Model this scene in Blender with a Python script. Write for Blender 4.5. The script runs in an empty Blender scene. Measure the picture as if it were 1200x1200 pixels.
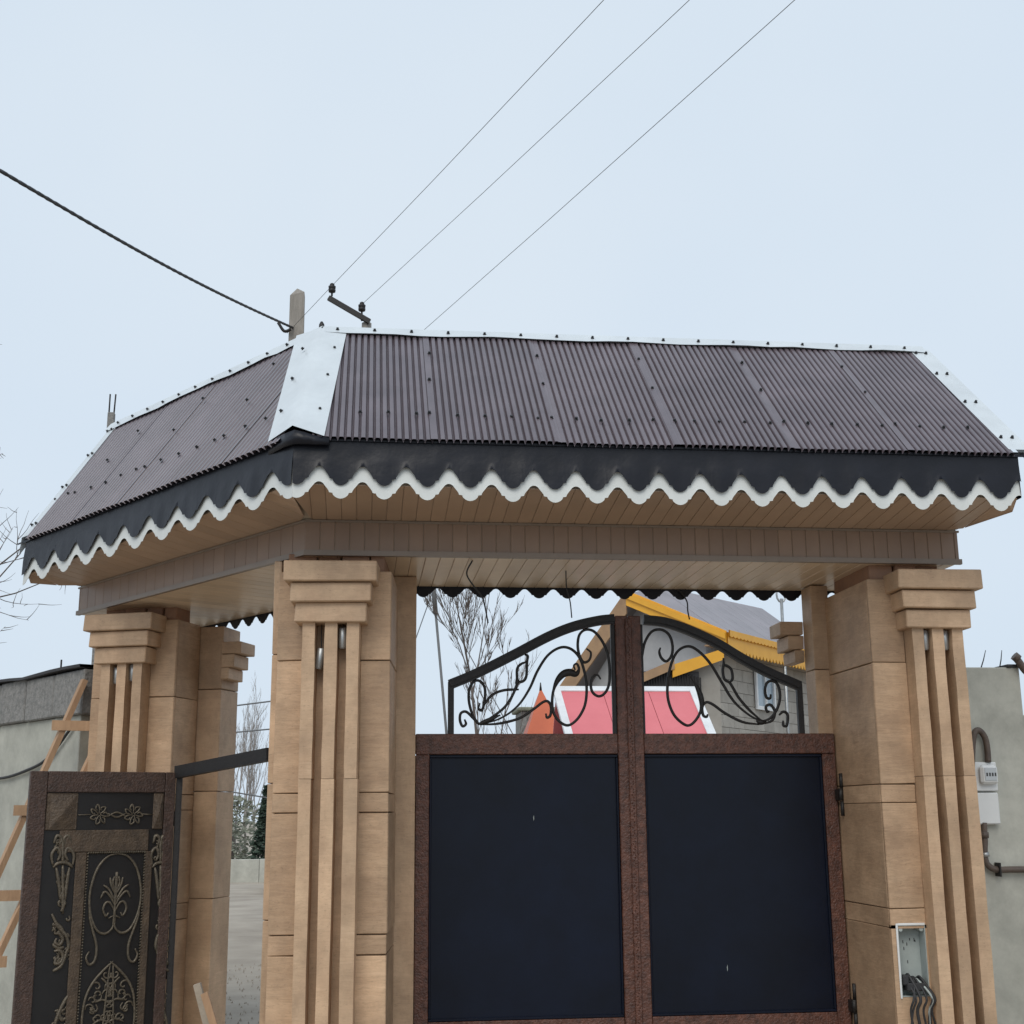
import bpy, bmesh, math, random
from mathutils import Vector, Matrix
random.seed(7)
PI = math.pi
S = bpy.context.scene
COL = S.collection

# ------------------------------------------------------------------ camera
FPX, PITCH, YAW, ROLL = 1530.0, math.radians(13.1), math.radians(6.6), math.radians(-0.47)
CAM = Vector((0, -9.8, 1.6))
F = Vector((math.sin(YAW)*math.cos(PITCH), math.cos(YAW)*math.cos(PITCH), math.sin(PITCH)))
R0_ = Vector((math.cos(YAW), -math.sin(YAW), 0)); U0_ = R0_.cross(F)
RR = math.cos(ROLL)*R0_ + math.sin(ROLL)*U0_
UU = -math.sin(ROLL)*R0_ + math.cos(ROLL)*U0_
cd = bpy.data.cameras.new('camera'); cam = bpy.data.objects.new('camera', cd); COL.objects.link(cam)
cam.matrix_world = Matrix(((RR.x, UU.x, -F.x, CAM.x), (RR.y, UU.y, -F.y, CAM.y), (RR.z, UU.z, -F.z, CAM.z), (0, 0, 0, 1)))
cd.sensor_width = 36; cd.lens = 36*FPX/1200; cd.clip_end = 3000; cd.clip_start = 0.05
S.camera = cam

# ------------------------------------------------------------------ sky and sun (overcast)
SUN_EL, SUN_AZ = math.radians(46), math.radians(200)      # azimuth clockwise from +Y
world = bpy.data.worlds.new('World'); S.world = world; world.use_nodes = True
nt = world.node_tree; nt.nodes.clear()
sky = nt.nodes.new('ShaderNodeTexSky'); sky.sky_type = 'NISHITA'; sky.sun_disc = False
sky.sun_elevation = SUN_EL; sky.sun_rotation = SUN_AZ; sky.dust_density = 4; sky.air_density = 1.0; sky.ozone_density = 1.0
mixw = nt.nodes.new('ShaderNodeMix'); mixw.data_type = 'RGBA'; mixw.inputs[0].default_value = 0.93
nt.links.new(sky.outputs[0], mixw.inputs[6])
tcw = nt.nodes.new('ShaderNodeTexCoord'); nzw = nt.nodes.new('ShaderNodeTexNoise'); nzw.inputs['Scale'].default_value = 1.6; nzw.inputs['Detail'].default_value = 3
nt.links.new(tcw.outputs['Generated'], nzw.inputs['Vector'])
crw = nt.nodes.new('ShaderNodeMix'); crw.data_type = 'RGBA'; crw.inputs[6].default_value = (6.45, 7.7, 9.1, 1); crw.inputs[7].default_value = (7.45, 8.4, 9.35, 1)
mpw = nt.nodes.new('ShaderNodeMapRange'); mpw.inputs[1].default_value = .3; mpw.inputs[2].default_value = .7
nt.links.new(nzw.outputs['Fac'], mpw.inputs[0]); nt.links.new(mpw.outputs[0], crw.inputs[0]); nt.links.new(crw.outputs[2], mixw.inputs[7])   # overcast cloud deck
bg = nt.nodes.new('ShaderNodeBackground'); bg.inputs[1].default_value = 0.1
nt.links.new(mixw.outputs[2], bg.inputs[0])
wo = nt.nodes.new('ShaderNodeOutputWorld'); nt.links.new(bg.outputs[0], wo.inputs[0])
sd = bpy.data.lights.new('sun', 'SUN'); sd.energy = 1.5; sd.angle = math.radians(40); sd.color = (1, .94, .85)
sun = bpy.data.objects.new('sun', sd); COL.objects.link(sun)
sdir = Vector((math.sin(SUN_AZ)*math.cos(SUN_EL), math.cos(SUN_AZ)*math.cos(SUN_EL), math.sin(SUN_EL)))
sun.rotation_euler = sdir.to_track_quat('Z', 'Y').to_euler(); sun.location = (-5, -20, 20)
vs = S.view_settings; vs.view_transform = 'Standard'; vs.look = 'None'; vs.gamma = 1; vs.exposure = 0.0; vs.use_curve_mapping = False

GZ = -.30                                                  # ground level; heights below are measured from the gateway's datum
# ------------------------------------------------------------------ helpers
def ray(px, py): return F + RR*((px-600)/FPX) - UU*((py-600)/FPX)
def onY(px, py, Y):
    d = ray(px, py); return CAM + d*((Y-CAM.y)/d.y)
def onZ(px, py, Z):
    d = ray(px, py); return CAM + d*((Z-CAM.z)/d.z)
def onP(px, py, P, n):
    d = ray(px, py); return CAM + d*((Vector(P)-CAM).dot(n)/d.dot(n))

MATS = {}
def mat(name, c1, c2=None, rough=.6, metal=0., scale=4., stretch=(1, 1, 1), bump=0., bscale=None, c3=None, spec=.5, vary=0., detail=6, coat=0., stain=0., pits=0., veins=0.):
    if name in MATS: return MATS[name]
    m = bpy.data.materials.new(name); m.use_nodes = True; t = m.node_tree; N = t.nodes; L = t.links
    b = N['Principled BSDF']; b.inputs['Roughness'].default_value = rough; b.inputs['Metallic'].default_value = metal
    b.inputs['Specular IOR Level'].default_value = spec; b.inputs['Coat Weight'].default_value = coat
    c2 = c2 or tuple(x*.8 for x in c1)
    tc = N.new('ShaderNodeTexCoord'); mp = N.new('ShaderNodeMapping'); mp.inputs['Scale'].default_value = stretch
    L.new(tc.outputs['Object'], mp.inputs[0])
    oi = N.new('ShaderNodeObjectInfo')
    add = N.new('ShaderNodeVectorMath'); add.operation = 'ADD'
    sc = N.new('ShaderNodeVectorMath'); sc.operation = 'SCALE'; sc.inputs[3].default_value = 37.
    cb = N.new('ShaderNodeCombineXYZ')
    for i in range(3): L.new(oi.outputs['Random'], cb.inputs[i])
    L.new(cb.outputs[0], sc.inputs[0]); L.new(mp.outputs[0], add.inputs[0]); L.new(sc.outputs[0], add.inputs[1])
    n = N.new('ShaderNodeTexNoise'); n.inputs['Scale'].default_value = scale; n.inputs['Detail'].default_value = detail; n.inputs['Roughness'].default_value = .6
    L.new(add.outputs[0], n.inputs['Vector'])
    r = N.new('ShaderNodeValToRGB'); r.color_ramp.elements[0].position = .3; r.color_ramp.elements[1].position = .7
    r.color_ramp.elements[0].color = (*c2, 1); r.color_ramp.elements[1].color = (*c1, 1)
    if c3:
        e = r.color_ramp.elements.new(.82); e.color = (*c3, 1)
    L.new(n.outputs['Fac'], r.inputs[0])
    out = r.outputs[0]
    if vary:
        hs = N.new('ShaderNodeHueSaturation'); mr = N.new('ShaderNodeMapRange')
        mr.inputs[3].default_value = 1-vary; mr.inputs[4].default_value = 1+vary
        L.new(oi.outputs['Random'], mr.inputs[0]); L.new(mr.outputs[0], hs.inputs['Value']); L.new(out, hs.inputs['Color']); out = hs.outputs[0]
    if stain:                                              # broad uneven patches in the stone or paint
        ns = N.new('ShaderNodeTexNoise'); ns.inputs['Scale'].default_value = 2.3; ns.inputs['Detail'].default_value = 8; ns.inputs['Roughness'].default_value = .7
        sa = N.new('ShaderNodeVectorMath'); sa.operation = 'ADD'; L.new(tc.outputs['Object'], sa.inputs[0]); L.new(sc.outputs[0], sa.inputs[1]); L.new(sa.outputs[0], ns.inputs['Vector'])
        rs_ = N.new('ShaderNodeMapRange'); rs_.inputs[1].default_value = .35; rs_.inputs[2].default_value = .7; rs_.inputs[3].default_value = 1-stain; rs_.inputs[4].default_value = 1.08
        L.new(ns.outputs['Fac'], rs_.inputs[0]); mm_ = N.new('ShaderNodeMix'); mm_.data_type = 'RGBA'; mm_.blend_type = 'MULTIPLY'; mm_.inputs[0].default_value = 1
        L.new(out, mm_.inputs[6]); L.new(rs_.outputs[0], mm_.inputs[7]); out = mm_.outputs[2]
    if veins:                                              # thin wavy bedding lines
        vm = N.new('ShaderNodeMapping'); vm.inputs['Scale'].default_value = (1.1, 1.1, 13); L.new(sa.outputs[0], vm.inputs[0])
        vn = N.new('ShaderNodeTexNoise'); vn.inputs['Scale'].default_value = 2.1; vn.inputs['Detail'].default_value = 9; vn.inputs['Roughness'].default_value = .68; vn.inputs['Distortion'].default_value = .6
        L.new(vm.outputs[0], vn.inputs['Vector'])
        vr = N.new('ShaderNodeValToRGB'); ve = vr.color_ramp.elements; ve[0].position = .30; ve[0].color = (1.06, 1.06, 1.06, 1); ve[1].position = .78; ve[1].color = (1, 1, 1, 1)
        for pos, v in ((.42, 1.0), (.47, 1-veins), (.51, 1.0), (.58, 1-veins*.55), (.63, 1.03)):
            e = ve.new(pos); e.color = (v, v*.985, v*.96, 1)
        L.new(vn.outputs['Fac'], vr.inputs[0]); vx = N.new('ShaderNodeMix'); vx.data_type = 'RGBA'; vx.blend_type = 'MULTIPLY'; vx.inputs[0].default_value = 1
        L.new(out, vx.inputs[6]); L.new(vr.outputs[0], vx.inputs[7]); out = vx.outputs[2]
    if pits:                                               # small open pores of travertine
        pm = N.new('ShaderNodeMapping'); pm.inputs['Scale'].default_value = (1, 1, 2.6); L.new(sa.outputs[0], pm.inputs[0])
        npn = N.new('ShaderNodeTexNoise'); npn.inputs['Scale'].default_value = 48; npn.inputs['Detail'].default_value = 3; L.new(pm.outputs[0], npn.inputs['Vector'])
        pr = N.new('ShaderNodeMapRange'); pr.inputs[1].default_value = .62; pr.inputs[2].default_value = .70; pr.inputs[3].default_value = 1; pr.inputs[4].default_value = 1-pits
        L.new(npn.outputs['Fac'], pr.inputs[0]); pm2 = N.new('ShaderNodeMix'); pm2.data_type = 'RGBA'; pm2.blend_type = 'MULTIPLY'; pm2.inputs[0].default_value = 1
        L.new(out, pm2.inputs[6]); L.new(pr.outputs[0], pm2.inputs[7]); out = pm2.outputs[2]
    L.new(out, b.inputs['Base Color'])
    if bump:
        n2 = N.new('ShaderNodeTexNoise'); n2.inputs['Scale'].default_value = bscale or scale*4; n2.inputs['Detail'].default_value = 5
        L.new(add.outputs[0], n2.inputs['Vector'])
        bp = N.new('ShaderNodeBump'); bp.inputs['Strength'].default_value = bump; bp.inputs['Distance'].default_value = .01
        L.new(n2.outputs['Fac'], bp.inputs['Height']); L.new(bp.outputs[0], b.inputs['Normal'])
    MATS[name] = m; return m

M_stone = mat('travertine', (.61, .42, .27), (.48, .315, .197), .6, scale=1.5, stretch=(1.3, 1.3, 3.6), bump=.5, bscale=5, c3=(.64, .47, .315), vary=.16, stain=.30, pits=.2, veins=.17)
M_stone2 = mat('travertine_trim', (.635, .445, .29), (.53, .355, .227), .58, scale=2.5, stretch=(2.4, 2.4, 1.3), bump=.5, bscale=6, c3=(.66, .49, .335), vary=.10, stain=.30, pits=.22, veins=.10)
M_mortar = mat('mortar', (.24, .165, .11), (.15, .105, .07), .9, scale=12, bump=.5)
M_brick = mat('brick', (.34, .19, .115), (.26, .15, .1), .85, scale=9, bump=.4, vary=.12)
M_roof = mat('roof_paint', (.15, .122, .137), (.115, .093, .106), .28, .0, scale=3, stretch=(1, 1, 1), bump=.03, bscale=30, spec=.55, vary=.08, stain=.18)
M_dark = mat('dark_metal_sheet', (.011, .012, .0185), (.006, .0065, .0105), .36, .0, scale=5, bump=.9, bscale=5, spec=.3)
M_white = mat('white_metal_sheet', (.60, .645, .67), (.55, .59, .615), .28, 0, scale=2.5, bump=.25, bscale=3, stain=.07)
M_whitetrim = mat('white_trim', (.66, .68, .665), (.57, .59, .575), .5, 0, scale=6)
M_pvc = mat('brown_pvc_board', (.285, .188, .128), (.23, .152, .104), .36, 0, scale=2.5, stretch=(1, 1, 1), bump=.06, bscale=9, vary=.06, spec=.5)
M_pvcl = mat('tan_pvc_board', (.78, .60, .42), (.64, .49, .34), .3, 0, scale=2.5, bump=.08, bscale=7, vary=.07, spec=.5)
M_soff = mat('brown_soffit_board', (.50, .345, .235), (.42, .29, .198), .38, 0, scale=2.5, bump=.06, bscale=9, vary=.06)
M_jointglint = mat('joint_glint_backing', (.50, .42, .33), (.43, .36, .28), .5, scale=8)  # pale colour stands in for light glinting along the board joints
M_trim = mat('pvc_trim', (.25, .195, .15), (.215, .165, .125), .35, scale=5)
M_bolt = mat('screw_rubber', (.02, .02, .022), None, .5)
M_rust = mat('hammered_brown_steel', (.15, .062, .041), (.05, .022, .016), .42, .0, scale=20, bump=1., bscale=60, c3=(.21, .115, .085))
M_doorsteel = mat('dark_door_steel', (.085, .05, .038), (.038, .023, .018), .45, .0, scale=20, bump=.9, bscale=60, c3=(.10, .065, .05))
M_navy = mat('navy_panel', (.0045, .0085, .0225), (.0035, .006, .0145), .38, 0, scale=1.3, bump=.12, bscale=2.2, spec=.25, stain=.3)
M_iron = mat('black_iron', (.022, .019, .018), (.012, .011, .011), .5, .2, scale=30, bump=.3)
M_bronze = mat('bronze_relief', (.155, .128, .092), (.07, .058, .043), .42, .3, scale=30, bump=.5, bscale=80)
M_dark_bronze = mat('dark_bronze_panel', (.12, .085, .057), (.058, .042, .03), .5, .2, scale=14, bump=.8, bscale=60)
M_blackpanel = mat('black_panel', (.012, .0115, .012), (.007, .007, .008), .45, 0, scale=8)
M_conc = mat('green_grey_render', (.52, .515, .455), (.43, .43, .375), .85, scale=1.1, stretch=(1,1,.45), bump=.3, bscale=22, c3=(.47, .47, .41), stain=.28)
M_rough = mat('rough_concrete', (.30, .29, .275), (.16, .16, .155), .95, scale=22, bump=1., bscale=45, vary=.08)
M_mem = mat('dark_membrane', (.05, .05, .055), None, .8, scale=10)
M_wood = mat('ladder_timber', (.50, .32, .19), (.36, .22, .13), .75, scale=5, stretch=(3, 3, .6), bump=.3, vary=.15)
M_wood2 = mat('weathered_timber', (.40, .34, .27), (.26, .22, .17), .85, scale=6, bump=.4)
M_plastic = mat('white_plastic', (.74, .75, .74), (.68, .69, .69), .4, scale=3)
M_grey = mat('grey_box', (.40, .44, .42), (.30, .34, .33), .6, scale=6, bump=.2)
M_glass = mat('meter_glass', (.55, .58, .6), None, .12, scale=3)
M_print = mat('dial_print', (.05, .05, .05), None, .6)
M_pipe = mat('brown_pipe', (.13, .095, .075), (.075, .055, .045), .55, scale=14, bump=.3)
M_steel = mat('galvanised', (.45, .46, .46), (.33, .34, .34), .4, .7, scale=12)
M_wire = mat('wire', (.03, .03, .032), None, .6)
M_wireg = mat('grey_wire', (.16, .165, .17), None, .6)
M_polec = mat('pole_concrete', (.33, .30, .265), (.22, .2, .175), .9, scale=5, stretch=(4, 4, .8), bump=.4)
M_ground = mat('packed_earth', (.42, .37, .305), (.28, .24, .195), .95, scale=.9, bump=.6, bscale=9, c3=(.50, .455, .39), detail=10)
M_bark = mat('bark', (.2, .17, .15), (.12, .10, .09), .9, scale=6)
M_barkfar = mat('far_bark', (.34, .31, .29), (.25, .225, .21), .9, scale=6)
M_leaf = mat('conifer', (.035, .06, .038), (.02, .035, .024), .8, scale=5)
M_bush = mat('grey_green_scrub', (.24, .25, .19), (.15, .16, .125), .9, scale=5)  # base colour lightened to suggest distance haze
M_red = mat('red_roof_metal', (.70, .17, .185), (.63, .14, .155), .4, scale=1.5)
M_orange = mat('orange_metal', (.62, .14, .055), (.5, .105, .04), .5, scale=1.5)
M_yellow = mat('yellow_fascia', (.78, .40, .035), (.68, .33, .025), .5, scale=2)
M_slate = mat('slate_metal_roof', (.29, .265, .285), (.22, .205, .22), .5, scale=1.2, stretch=(1, 1, 1), bump=.2)
M_housewall = mat('stone_tile_wall', (.40, .375, .335), (.29, .27, .24), .8, scale=2, bump=.3, vary=.1)
M_gable = mat('pale_gable', (.42, .42, .42), (.34, .34, .345), .7, scale=2)
M_barge = mat('brown_barge', (.38, .24, .13), (.27, .17, .1), .7, scale=3)
M_pane = mat('window_glass', (.35, .43, .5), (.25, .32, .38), .08, scale=1.2)
M_hi = mat('window_frame_white', (.78, .79, .8), None, .4)
M_car = mat('car_paint', (.72, .73, .74), None, .25, coat=.5)
M_tyre = mat('tyre', (.02, .02, .02), None, .8)

WM = {}
def wmat(o): return WM.get(o.name, Matrix())
def empty(name, loc, rz=0., label=None, cat=None, group=None):
    o = bpy.data.objects.new(name, None); COL.objects.link(o); o.location = loc; o.rotation_euler = (0, 0, rz)
    o.empty_display_size = .1
    WM[o.name] = Matrix.Translation(loc) @ Matrix.Rotation(rz, 4, 'Z')
    if label: tag(o, label, cat, group)
    return o
def tag(o, label, cat, group=None):
    o['label'] = label; o['category'] = cat
    if group: o['group'] = group
    return o

class MB:
    def __init__(s): s.v = []; s.f = []; s.sm = []
    def add(s, vs, fs, smooth=False):
        k = len(s.v); s.v += [Vector(v) for v in vs]; s.f += [tuple(i+k for i in f) for f in fs]; s.sm += [smooth]*len(fs); return s
    def box(s, lo, hi, M=None, jit=0.):
        x0, y0, z0 = lo; x1, y1, z1 = hi
        vs = [Vector(p) for p in ((x0,y0,z0),(x1,y0,z0),(x1,y1,z0),(x0,y1,z0),(x0,y0,z1),(x1,y0,z1),(x1,y1,z1),(x0,y1,z1))]
        if jit: vs = [v+Vector((random.uniform(-jit,jit),random.uniform(-jit,jit),random.uniform(-jit,jit))) for v in vs]
        if M is not None: vs = [M @ v for v in vs]
        return s.add(vs, [(0,3,2,1),(4,5,6,7),(0,1,5,4),(1,2,6,5),(2,3,7,6),(3,0,4,7)])
    def cbox(s, lo, hi, c=.005, M=None, jit=0.):
        """box with chamfered edges"""
        lo = list(lo); hi = list(hi); idx = {}; vs = []
        for sx in (0,1):
            for sy in (0,1):
                for sz in (0,1):
                    p = [(lo,hi)[q][i] for i, q in enumerate((sx,sy,sz))]
                    j = [random.uniform(-jit,jit) for _ in range(3)]
                    for ax in range(3):
                        q = [p[i]+j[i] for i in range(3)]
                        for i in range(3):
                            if i != ax: q[i] += c*(1 if (sx,sy,sz)[i] == 0 else -1)
                        idx[(sx,sy,sz,ax)] = len(vs); vs.append(Vector(q))
        fs = []
        for ax in range(3):
            a, b = [i for i in range(3) if i != ax]
            for sgn in (0,1):
                loop = []
                for (u,w) in ((0,0),(1,0),(1,1),(0,1)):
                    k = [0,0,0]; k[ax] = sgn; k[a] = u; k[b] = w; loop.append(idx[(*k,ax)])
                fs.append(tuple(loop))
            for u in (0,1):
                for w in (0,1):
                    k0 = [0,0,0]; k0[a] = u; k0[b] = w; k1 = list(k0); k1[ax] = 1
                    fs.append((idx[(*k0,a)], idx[(*k1,a)], idx[(*k1,b)], idx[(*k0,b)]))
        for sx in (0,1):
            for sy in (0,1):
                for sz in (0,1): fs.append(tuple(idx[(sx,sy,sz,ax)] for ax in range(3)))
        if M is not None: vs = [M @ v for v in vs]
        return s.add(vs, fs)
    def tube(s, pts, r, n=6, caps=True):
        pts = [Vector(p) for p in pts]; rs = r if isinstance(r, (list, tuple)) else [r]*len(pts)
        k = len(s.v); up = None
        for i, p in enumerate(pts):
            d = (pts[min(i+1, len(pts)-1)] - pts[max(i-1, 0)])
            d = d.normalized() if d.length > 1e-9 else Vector((0,0,1))
            if up is None:
                up = d.cross(Vector((0,0,1)) if abs(d.z) < .9 else Vector((1,0,0))).normalized()
            else:
                up = (up - d*up.dot(d)); up = up.normalized() if up.length > 1e-6 else d.orthogonal().normalized()
            w = d.cross(up)
            for j in range(n):
                a = 2*PI*j/n; s.v.append(p + (up*math.cos(a) + w*math.sin(a))*rs[i])
        for i in range(len(pts)-1):
            for j in range(n):
                s.f.append((k+i*n+j, k+i*n+(j+1) % n, k+(i+1)*n+(j+1) % n, k+(i+1)*n+j)); s.sm.append(True)
        if caps:
            s.f.append(tuple(k+j for j in range(n))[::-1]); s.sm.append(False)
            e = k+(len(pts)-1)*n; s.f.append(tuple(e+j for j in range(n))); s.sm.append(False)
        return s
    def extrude(s, poly, vec, smooth=False):
        """poly: ordered 3D outline, vec: thickness vector"""
        n = len(poly); vec = Vector(vec); vs = [Vector(p) for p in poly] + [Vector(p)+vec for p in poly]
        fs = [tuple(range(n))[::-1], tuple(range(n, 2*n))] + [(i, (i+1) % n, n+(i+1) % n, n+i) for i in range(n)]
        return s.add(vs, fs, smooth)
    def build(s, name, m, parent=None, local=False, fix=True):
        me = bpy.data.meshes.new(name); vs = s.v
        if parent is not None and not local:
            inv = wmat(parent).inverted(); vs = [inv @ v for v in vs]
        me.from_pydata([tuple(v) for v in vs], [], s.f)
        for p, q in zip(me.polygons, s.sm): p.use_smooth = q
        if fix:
            bm = bmesh.new(); bm.from_mesh(me); bmesh.ops.recalc_face_normals(bm, faces=bm.faces); bm.to_mesh(me); bm.free()
        me.materials.append(m)
        o = bpy.data.objects.new(name, me); COL.objects.link(o)
        if parent is not None:
            o.parent = parent; WM[o.name] = wmat(parent)
        return o

def spline(pts, k=6):
    """Catmull-Rom through pts"""
    P = [Vector(p) for p in pts]; P = [2*P[0]-P[1]] + P + [2*P[-1]-P[-2]]; out = []
    for i in range(1, len(P)-2):
        a, b, c, d = P[i-1:i+3]
        for j in range(k):
            t = j/k; out.append(.5*((2*b)+(c-a)*t+(2*a-5*b+4*c-d)*t*t+(3*b-a-3*c+d)*t**3))
    out.append(P[-2]); return out
def stuff(o): o['kind'] = 'stuff'; return o

# ------------------------------------------------------------------ ground
mb = MB(); n = 60
xs = [-400,-200,-100,-60] + [-40+i*2 for i in range(41)] + [60,100,200,400]
ys = [-60,-30,-20] + [-14+i*1.5 for i in range(40)] + [60,90,150,300,600]
gv = []
for y in ys:
    for x in xs:
        near = -6 < y < 3.5 and -6 < x < 8
        z = GZ if near else GZ+random.uniform(-.05, .03)
        gv.append((x, y, z))
nx = len(xs)
mb.add(gv, [(j*nx+i, j*nx+i+1, (j+1)*nx+i+1, (j+1)*nx+i) for j in range(len(ys)-1) for i in range(nx-1)], True)
g = mb.build('ground', M_ground); g['kind'] = 'structure'
mb = MB()
for i in range(900):                                       # loose gravel by the wicket
    x = random.uniform(-2.2, .6); y = random.uniform(1.0, 9); r = random.uniform(.005, .016)
    a = random.random()*6
    mb.add([(x+r*math.cos(a+q*PI/2)*random.uniform(.6,1.2), y+r*math.sin(a+q*PI/2), GZ-.02) for q in range(4)]+[(x, y, GZ+r*random.uniform(.2,.5))], [(0,1,4),(1,2,4),(2,3,4),(3,0,4)])
g = mb.build('gravel', M_ground, fix=False); stuff(g); tag(g, 'loose grey gravel scattered over the earth behind the wicket', 'gravel')

# ------------------------------------------------------------------ canopy
WA = math.radians(126); W = Vector((math.cos(WA), math.sin(WA), 0)); NIN = Vector((math.sin(WA), -math.cos(WA), 0))   # wing direction, inward normal
X = Vector((1, 0, 0)); Yv = Vector((0, 1, 0)); Zv = Vector((0, 0, 1))
E0 = Vector((-.475, -1.4, 4.065)); E1 = Vector((4.56, -1.4, 4.065)); E2 = E0 + W*4.33
RG0 = Vector((-.355, 0, 5.32)); RG1 = Vector((4.46, 0, 5.32)); RG2 = Vector((-2.42, 2.70, 5.30))
K0 = Vector((-.417, -.66, 0)); K1 = Vector((4.42, -.66, 0)); K2 = K0 + W*3.66
DEP = 1.25
BIS = (X+W).normalized(); mlen = DEP/BIS.dot(Yv)
B0 = K0 + BIS*mlen; B1 = K1 + Yv*DEP; B2 = K2 + NIN*DEP
ZB, ZT = 3.405, 3.66
canopy = empty('gate_canopy', (1.8, 0, 3.4), label='brown corrugated metal canopy with white scalloped edging over the stone gateway', cat='canopy')

nF = Vector((0, -(RG0.z-E0.z), 1.4)).normalized()
dw = (RG2-E2); nW = W.cross(dw).normalized(); nW = nW if nW.z > 0 else -nW
PITCHC, AMP = .048, .015
def sheet(a, b, eave, top, nrm, lift, par, pitch=PITCHC, lap=.06):
    """one corrugated sheet between eave coordinates a and b"""
    m = MB(); cols = []; k = int(round((b-a)/pitch*14)); k = max(k, 6)
    for i in range(k+1):
        t = a+(b-a)*i/k; g_ = max(0, min(1, (t-a-lap)/.012)); off = nrm*(AMP*(1-2*g_*((1+math.cos(2*PI*t/pitch))/2)**5)+lift+.003*math.sin(t*5))
        p = eave(t); q = top(t)
        cols.append((p+off, p.lerp(q, .5)+off, q+off))
    vs = [p for c in cols for p in c]
    m.add(vs, [(3*i+j, 3*i+3+j, 3*i+4+j, 3*i+1+j) for i in range(k) for j in range(2)], True)
    return m.build('roof_sheet', M_roof, par, fix=False)
sl = RG0-E0
def eF(t): return E0 + X*t - sl.normalized()*0.0 + Vector((0, -.035, -.031))
def tF(t):
    full = Vector((E0.x+t, RG0.y, RG0.z)) - (RG0-Vector((RG0.x, E0.y, E0.z)))*.02
    c = min(1, t/(RG0.x-E0.x)) if t < RG0.x-E0.x else 1
    return (E0+X*t).lerp(full, max(c, .02))
bF = [.12] + [onP(px, py, E0, nF).x-.024-E0.x for px, py in ((503,448),(636,453),(764,458),(891,460),(1013,463))] + [4.50-E0.x]
LW = (RG0-E0).dot(W)
def eW(t): return E0 + W*t + (-NIN*.035 + Vector((0, 0, -.036)))
def tW(t):
    base = E0+W*t
    if t < LW: return base.lerp(base + (RG0-E0) - W*LW, max(t/LW, .02))
    u = (t-LW)/(4.33-LW); q = RG0.lerp(RG2, u); return q
for i in range(len(bF)-1):
    sheet(bF[i], bF[i+1]+.02, eF, tF, nF, .005*(i % 2), canopy, lap=-.02 if i == 0 else .040)
bW = [.12, .85, 1.62, 2.45, 3.28, 4.25]
for i in range(len(bW)-1):
    sheet(bW[i], min(bW[i+1]+.02, 4.25), eW, tW, nW, .003*(i % 2), canopy, .076, .03)
# rear slopes and gable closures
RB0 = Vector((B0.x, B0.y, 3.62)); RB1 = Vector((4.56, B1.y+.03, 3.62)); RB2 = Vector((E2.x+NIN.x*1.95, E2.y+NIN.y*1.95, 3.62))
MB().extrude([RG0, RG1, RB1, RB0], (0, 0, -.02)).build('rear_roof_slope', M_roof, canopy)
MB().extrude([RG0, RG2, RB2, RB0], (0, 0, -.02)).build('rear_roof_slope', M_roof, canopy)
MB().extrude([E1+X*-.03, RG1+X*-.01, RB1+X*-.03], (-.02, 0, 0)).build('end_panel', M_white, canopy)
MB().extrude([E2-W*.03, RG2-W*.03, RB2-W*.03], W*-.02).build('end_panel', M_white, canopy)

# white flashings
off = .026
def onFront(px, py, lift=off): return onP(px, py, E0, nF) + nF*lift
def onWing(px, py, lift=off): return onP(px, py, E0, nW) + nW*lift
mid0 = E0.lerp(RG0, .03) + (nF+nW).normalized()*.045; mid1 = RG0 + (nF+nW).normalized()*.04
fr0, fr1 = onFront(380, 515), onFront(407, 389); fl0, fl1 = onWing(317, 521), onWing(350, 396)
mb = MB(); rows = []
for i in range(7):
    v = i/6; rows.append([fl0.lerp(fl1, v), mid0.lerp(mid1, v).lerp(fl0.lerp(fl1, v), .28), mid0.lerp(mid1, v), mid0.lerp(mid1, v).lerp(fr0.lerp(fr1, v), .28), fr0.lerp(fr1, v)])
vs = [p for r in rows for p in r]
mb.add(vs, [(5*i+j, 5*i+j+1, 5*i+j+6, 5*i+j+5) for i in range(6) for j in range(4)], True)
hf = mb.build('hip_flashing', M_white, canopy, fix=False)
def strip(a0, a1, vec1, vec2, name, m, par, segs=1, wob=0.):
    """folded strip along a0-a1: flange vectors from the fold"""
    b = MB(); vs = []
    for i in range(segs+1):
        p = a0.lerp(a1, i/segs)
        vs += [p+vec1+Vector((0, 0, random.uniform(-wob, wob))), p, p+vec2]
    b.add(vs, [(3*i+j, 3*i+3+j, 3*i+4+j, 3*i+1+j) for i in range(segs) for j in range(2)])
    return b.build(name, m, par, fix=False)
upF = (RG0-Vector((RG0.x, E0.y, E0.z))).normalized()
upW = ((RG0-E0)-W*LW).normalized()
strip(RG0+nF*.034+upF*.05, RG1+nF*.034+upF*.05+X*.12, -upF*.125, Vector((0, .12, -.10)), 'ridge_cap', M_white, canopy, 26, .008)
strip(RG0+nW*.034+upW*.05, RG2+nW*.034+upW*.05+W*.1, -upW*.125, NIN*.12-Zv*.10, 'ridge_cap', M_white, canopy, 20, .008)
eR = E1+X*.10+nF*.022; rR = RG1+X*.16+nF*.022
strip(eR, rR, X*-.17, Vector((.03, .0, -.16)), 'end_flashing', M_white, canopy, 4)
eL = E2+W*.06+nW*.022; rL = RG2+W*.06+nW*.022
strip(eL, rL, W*-.16, W*.03-Zv*.16, 'end_flashing', M_white, canopy, 4)

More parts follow.
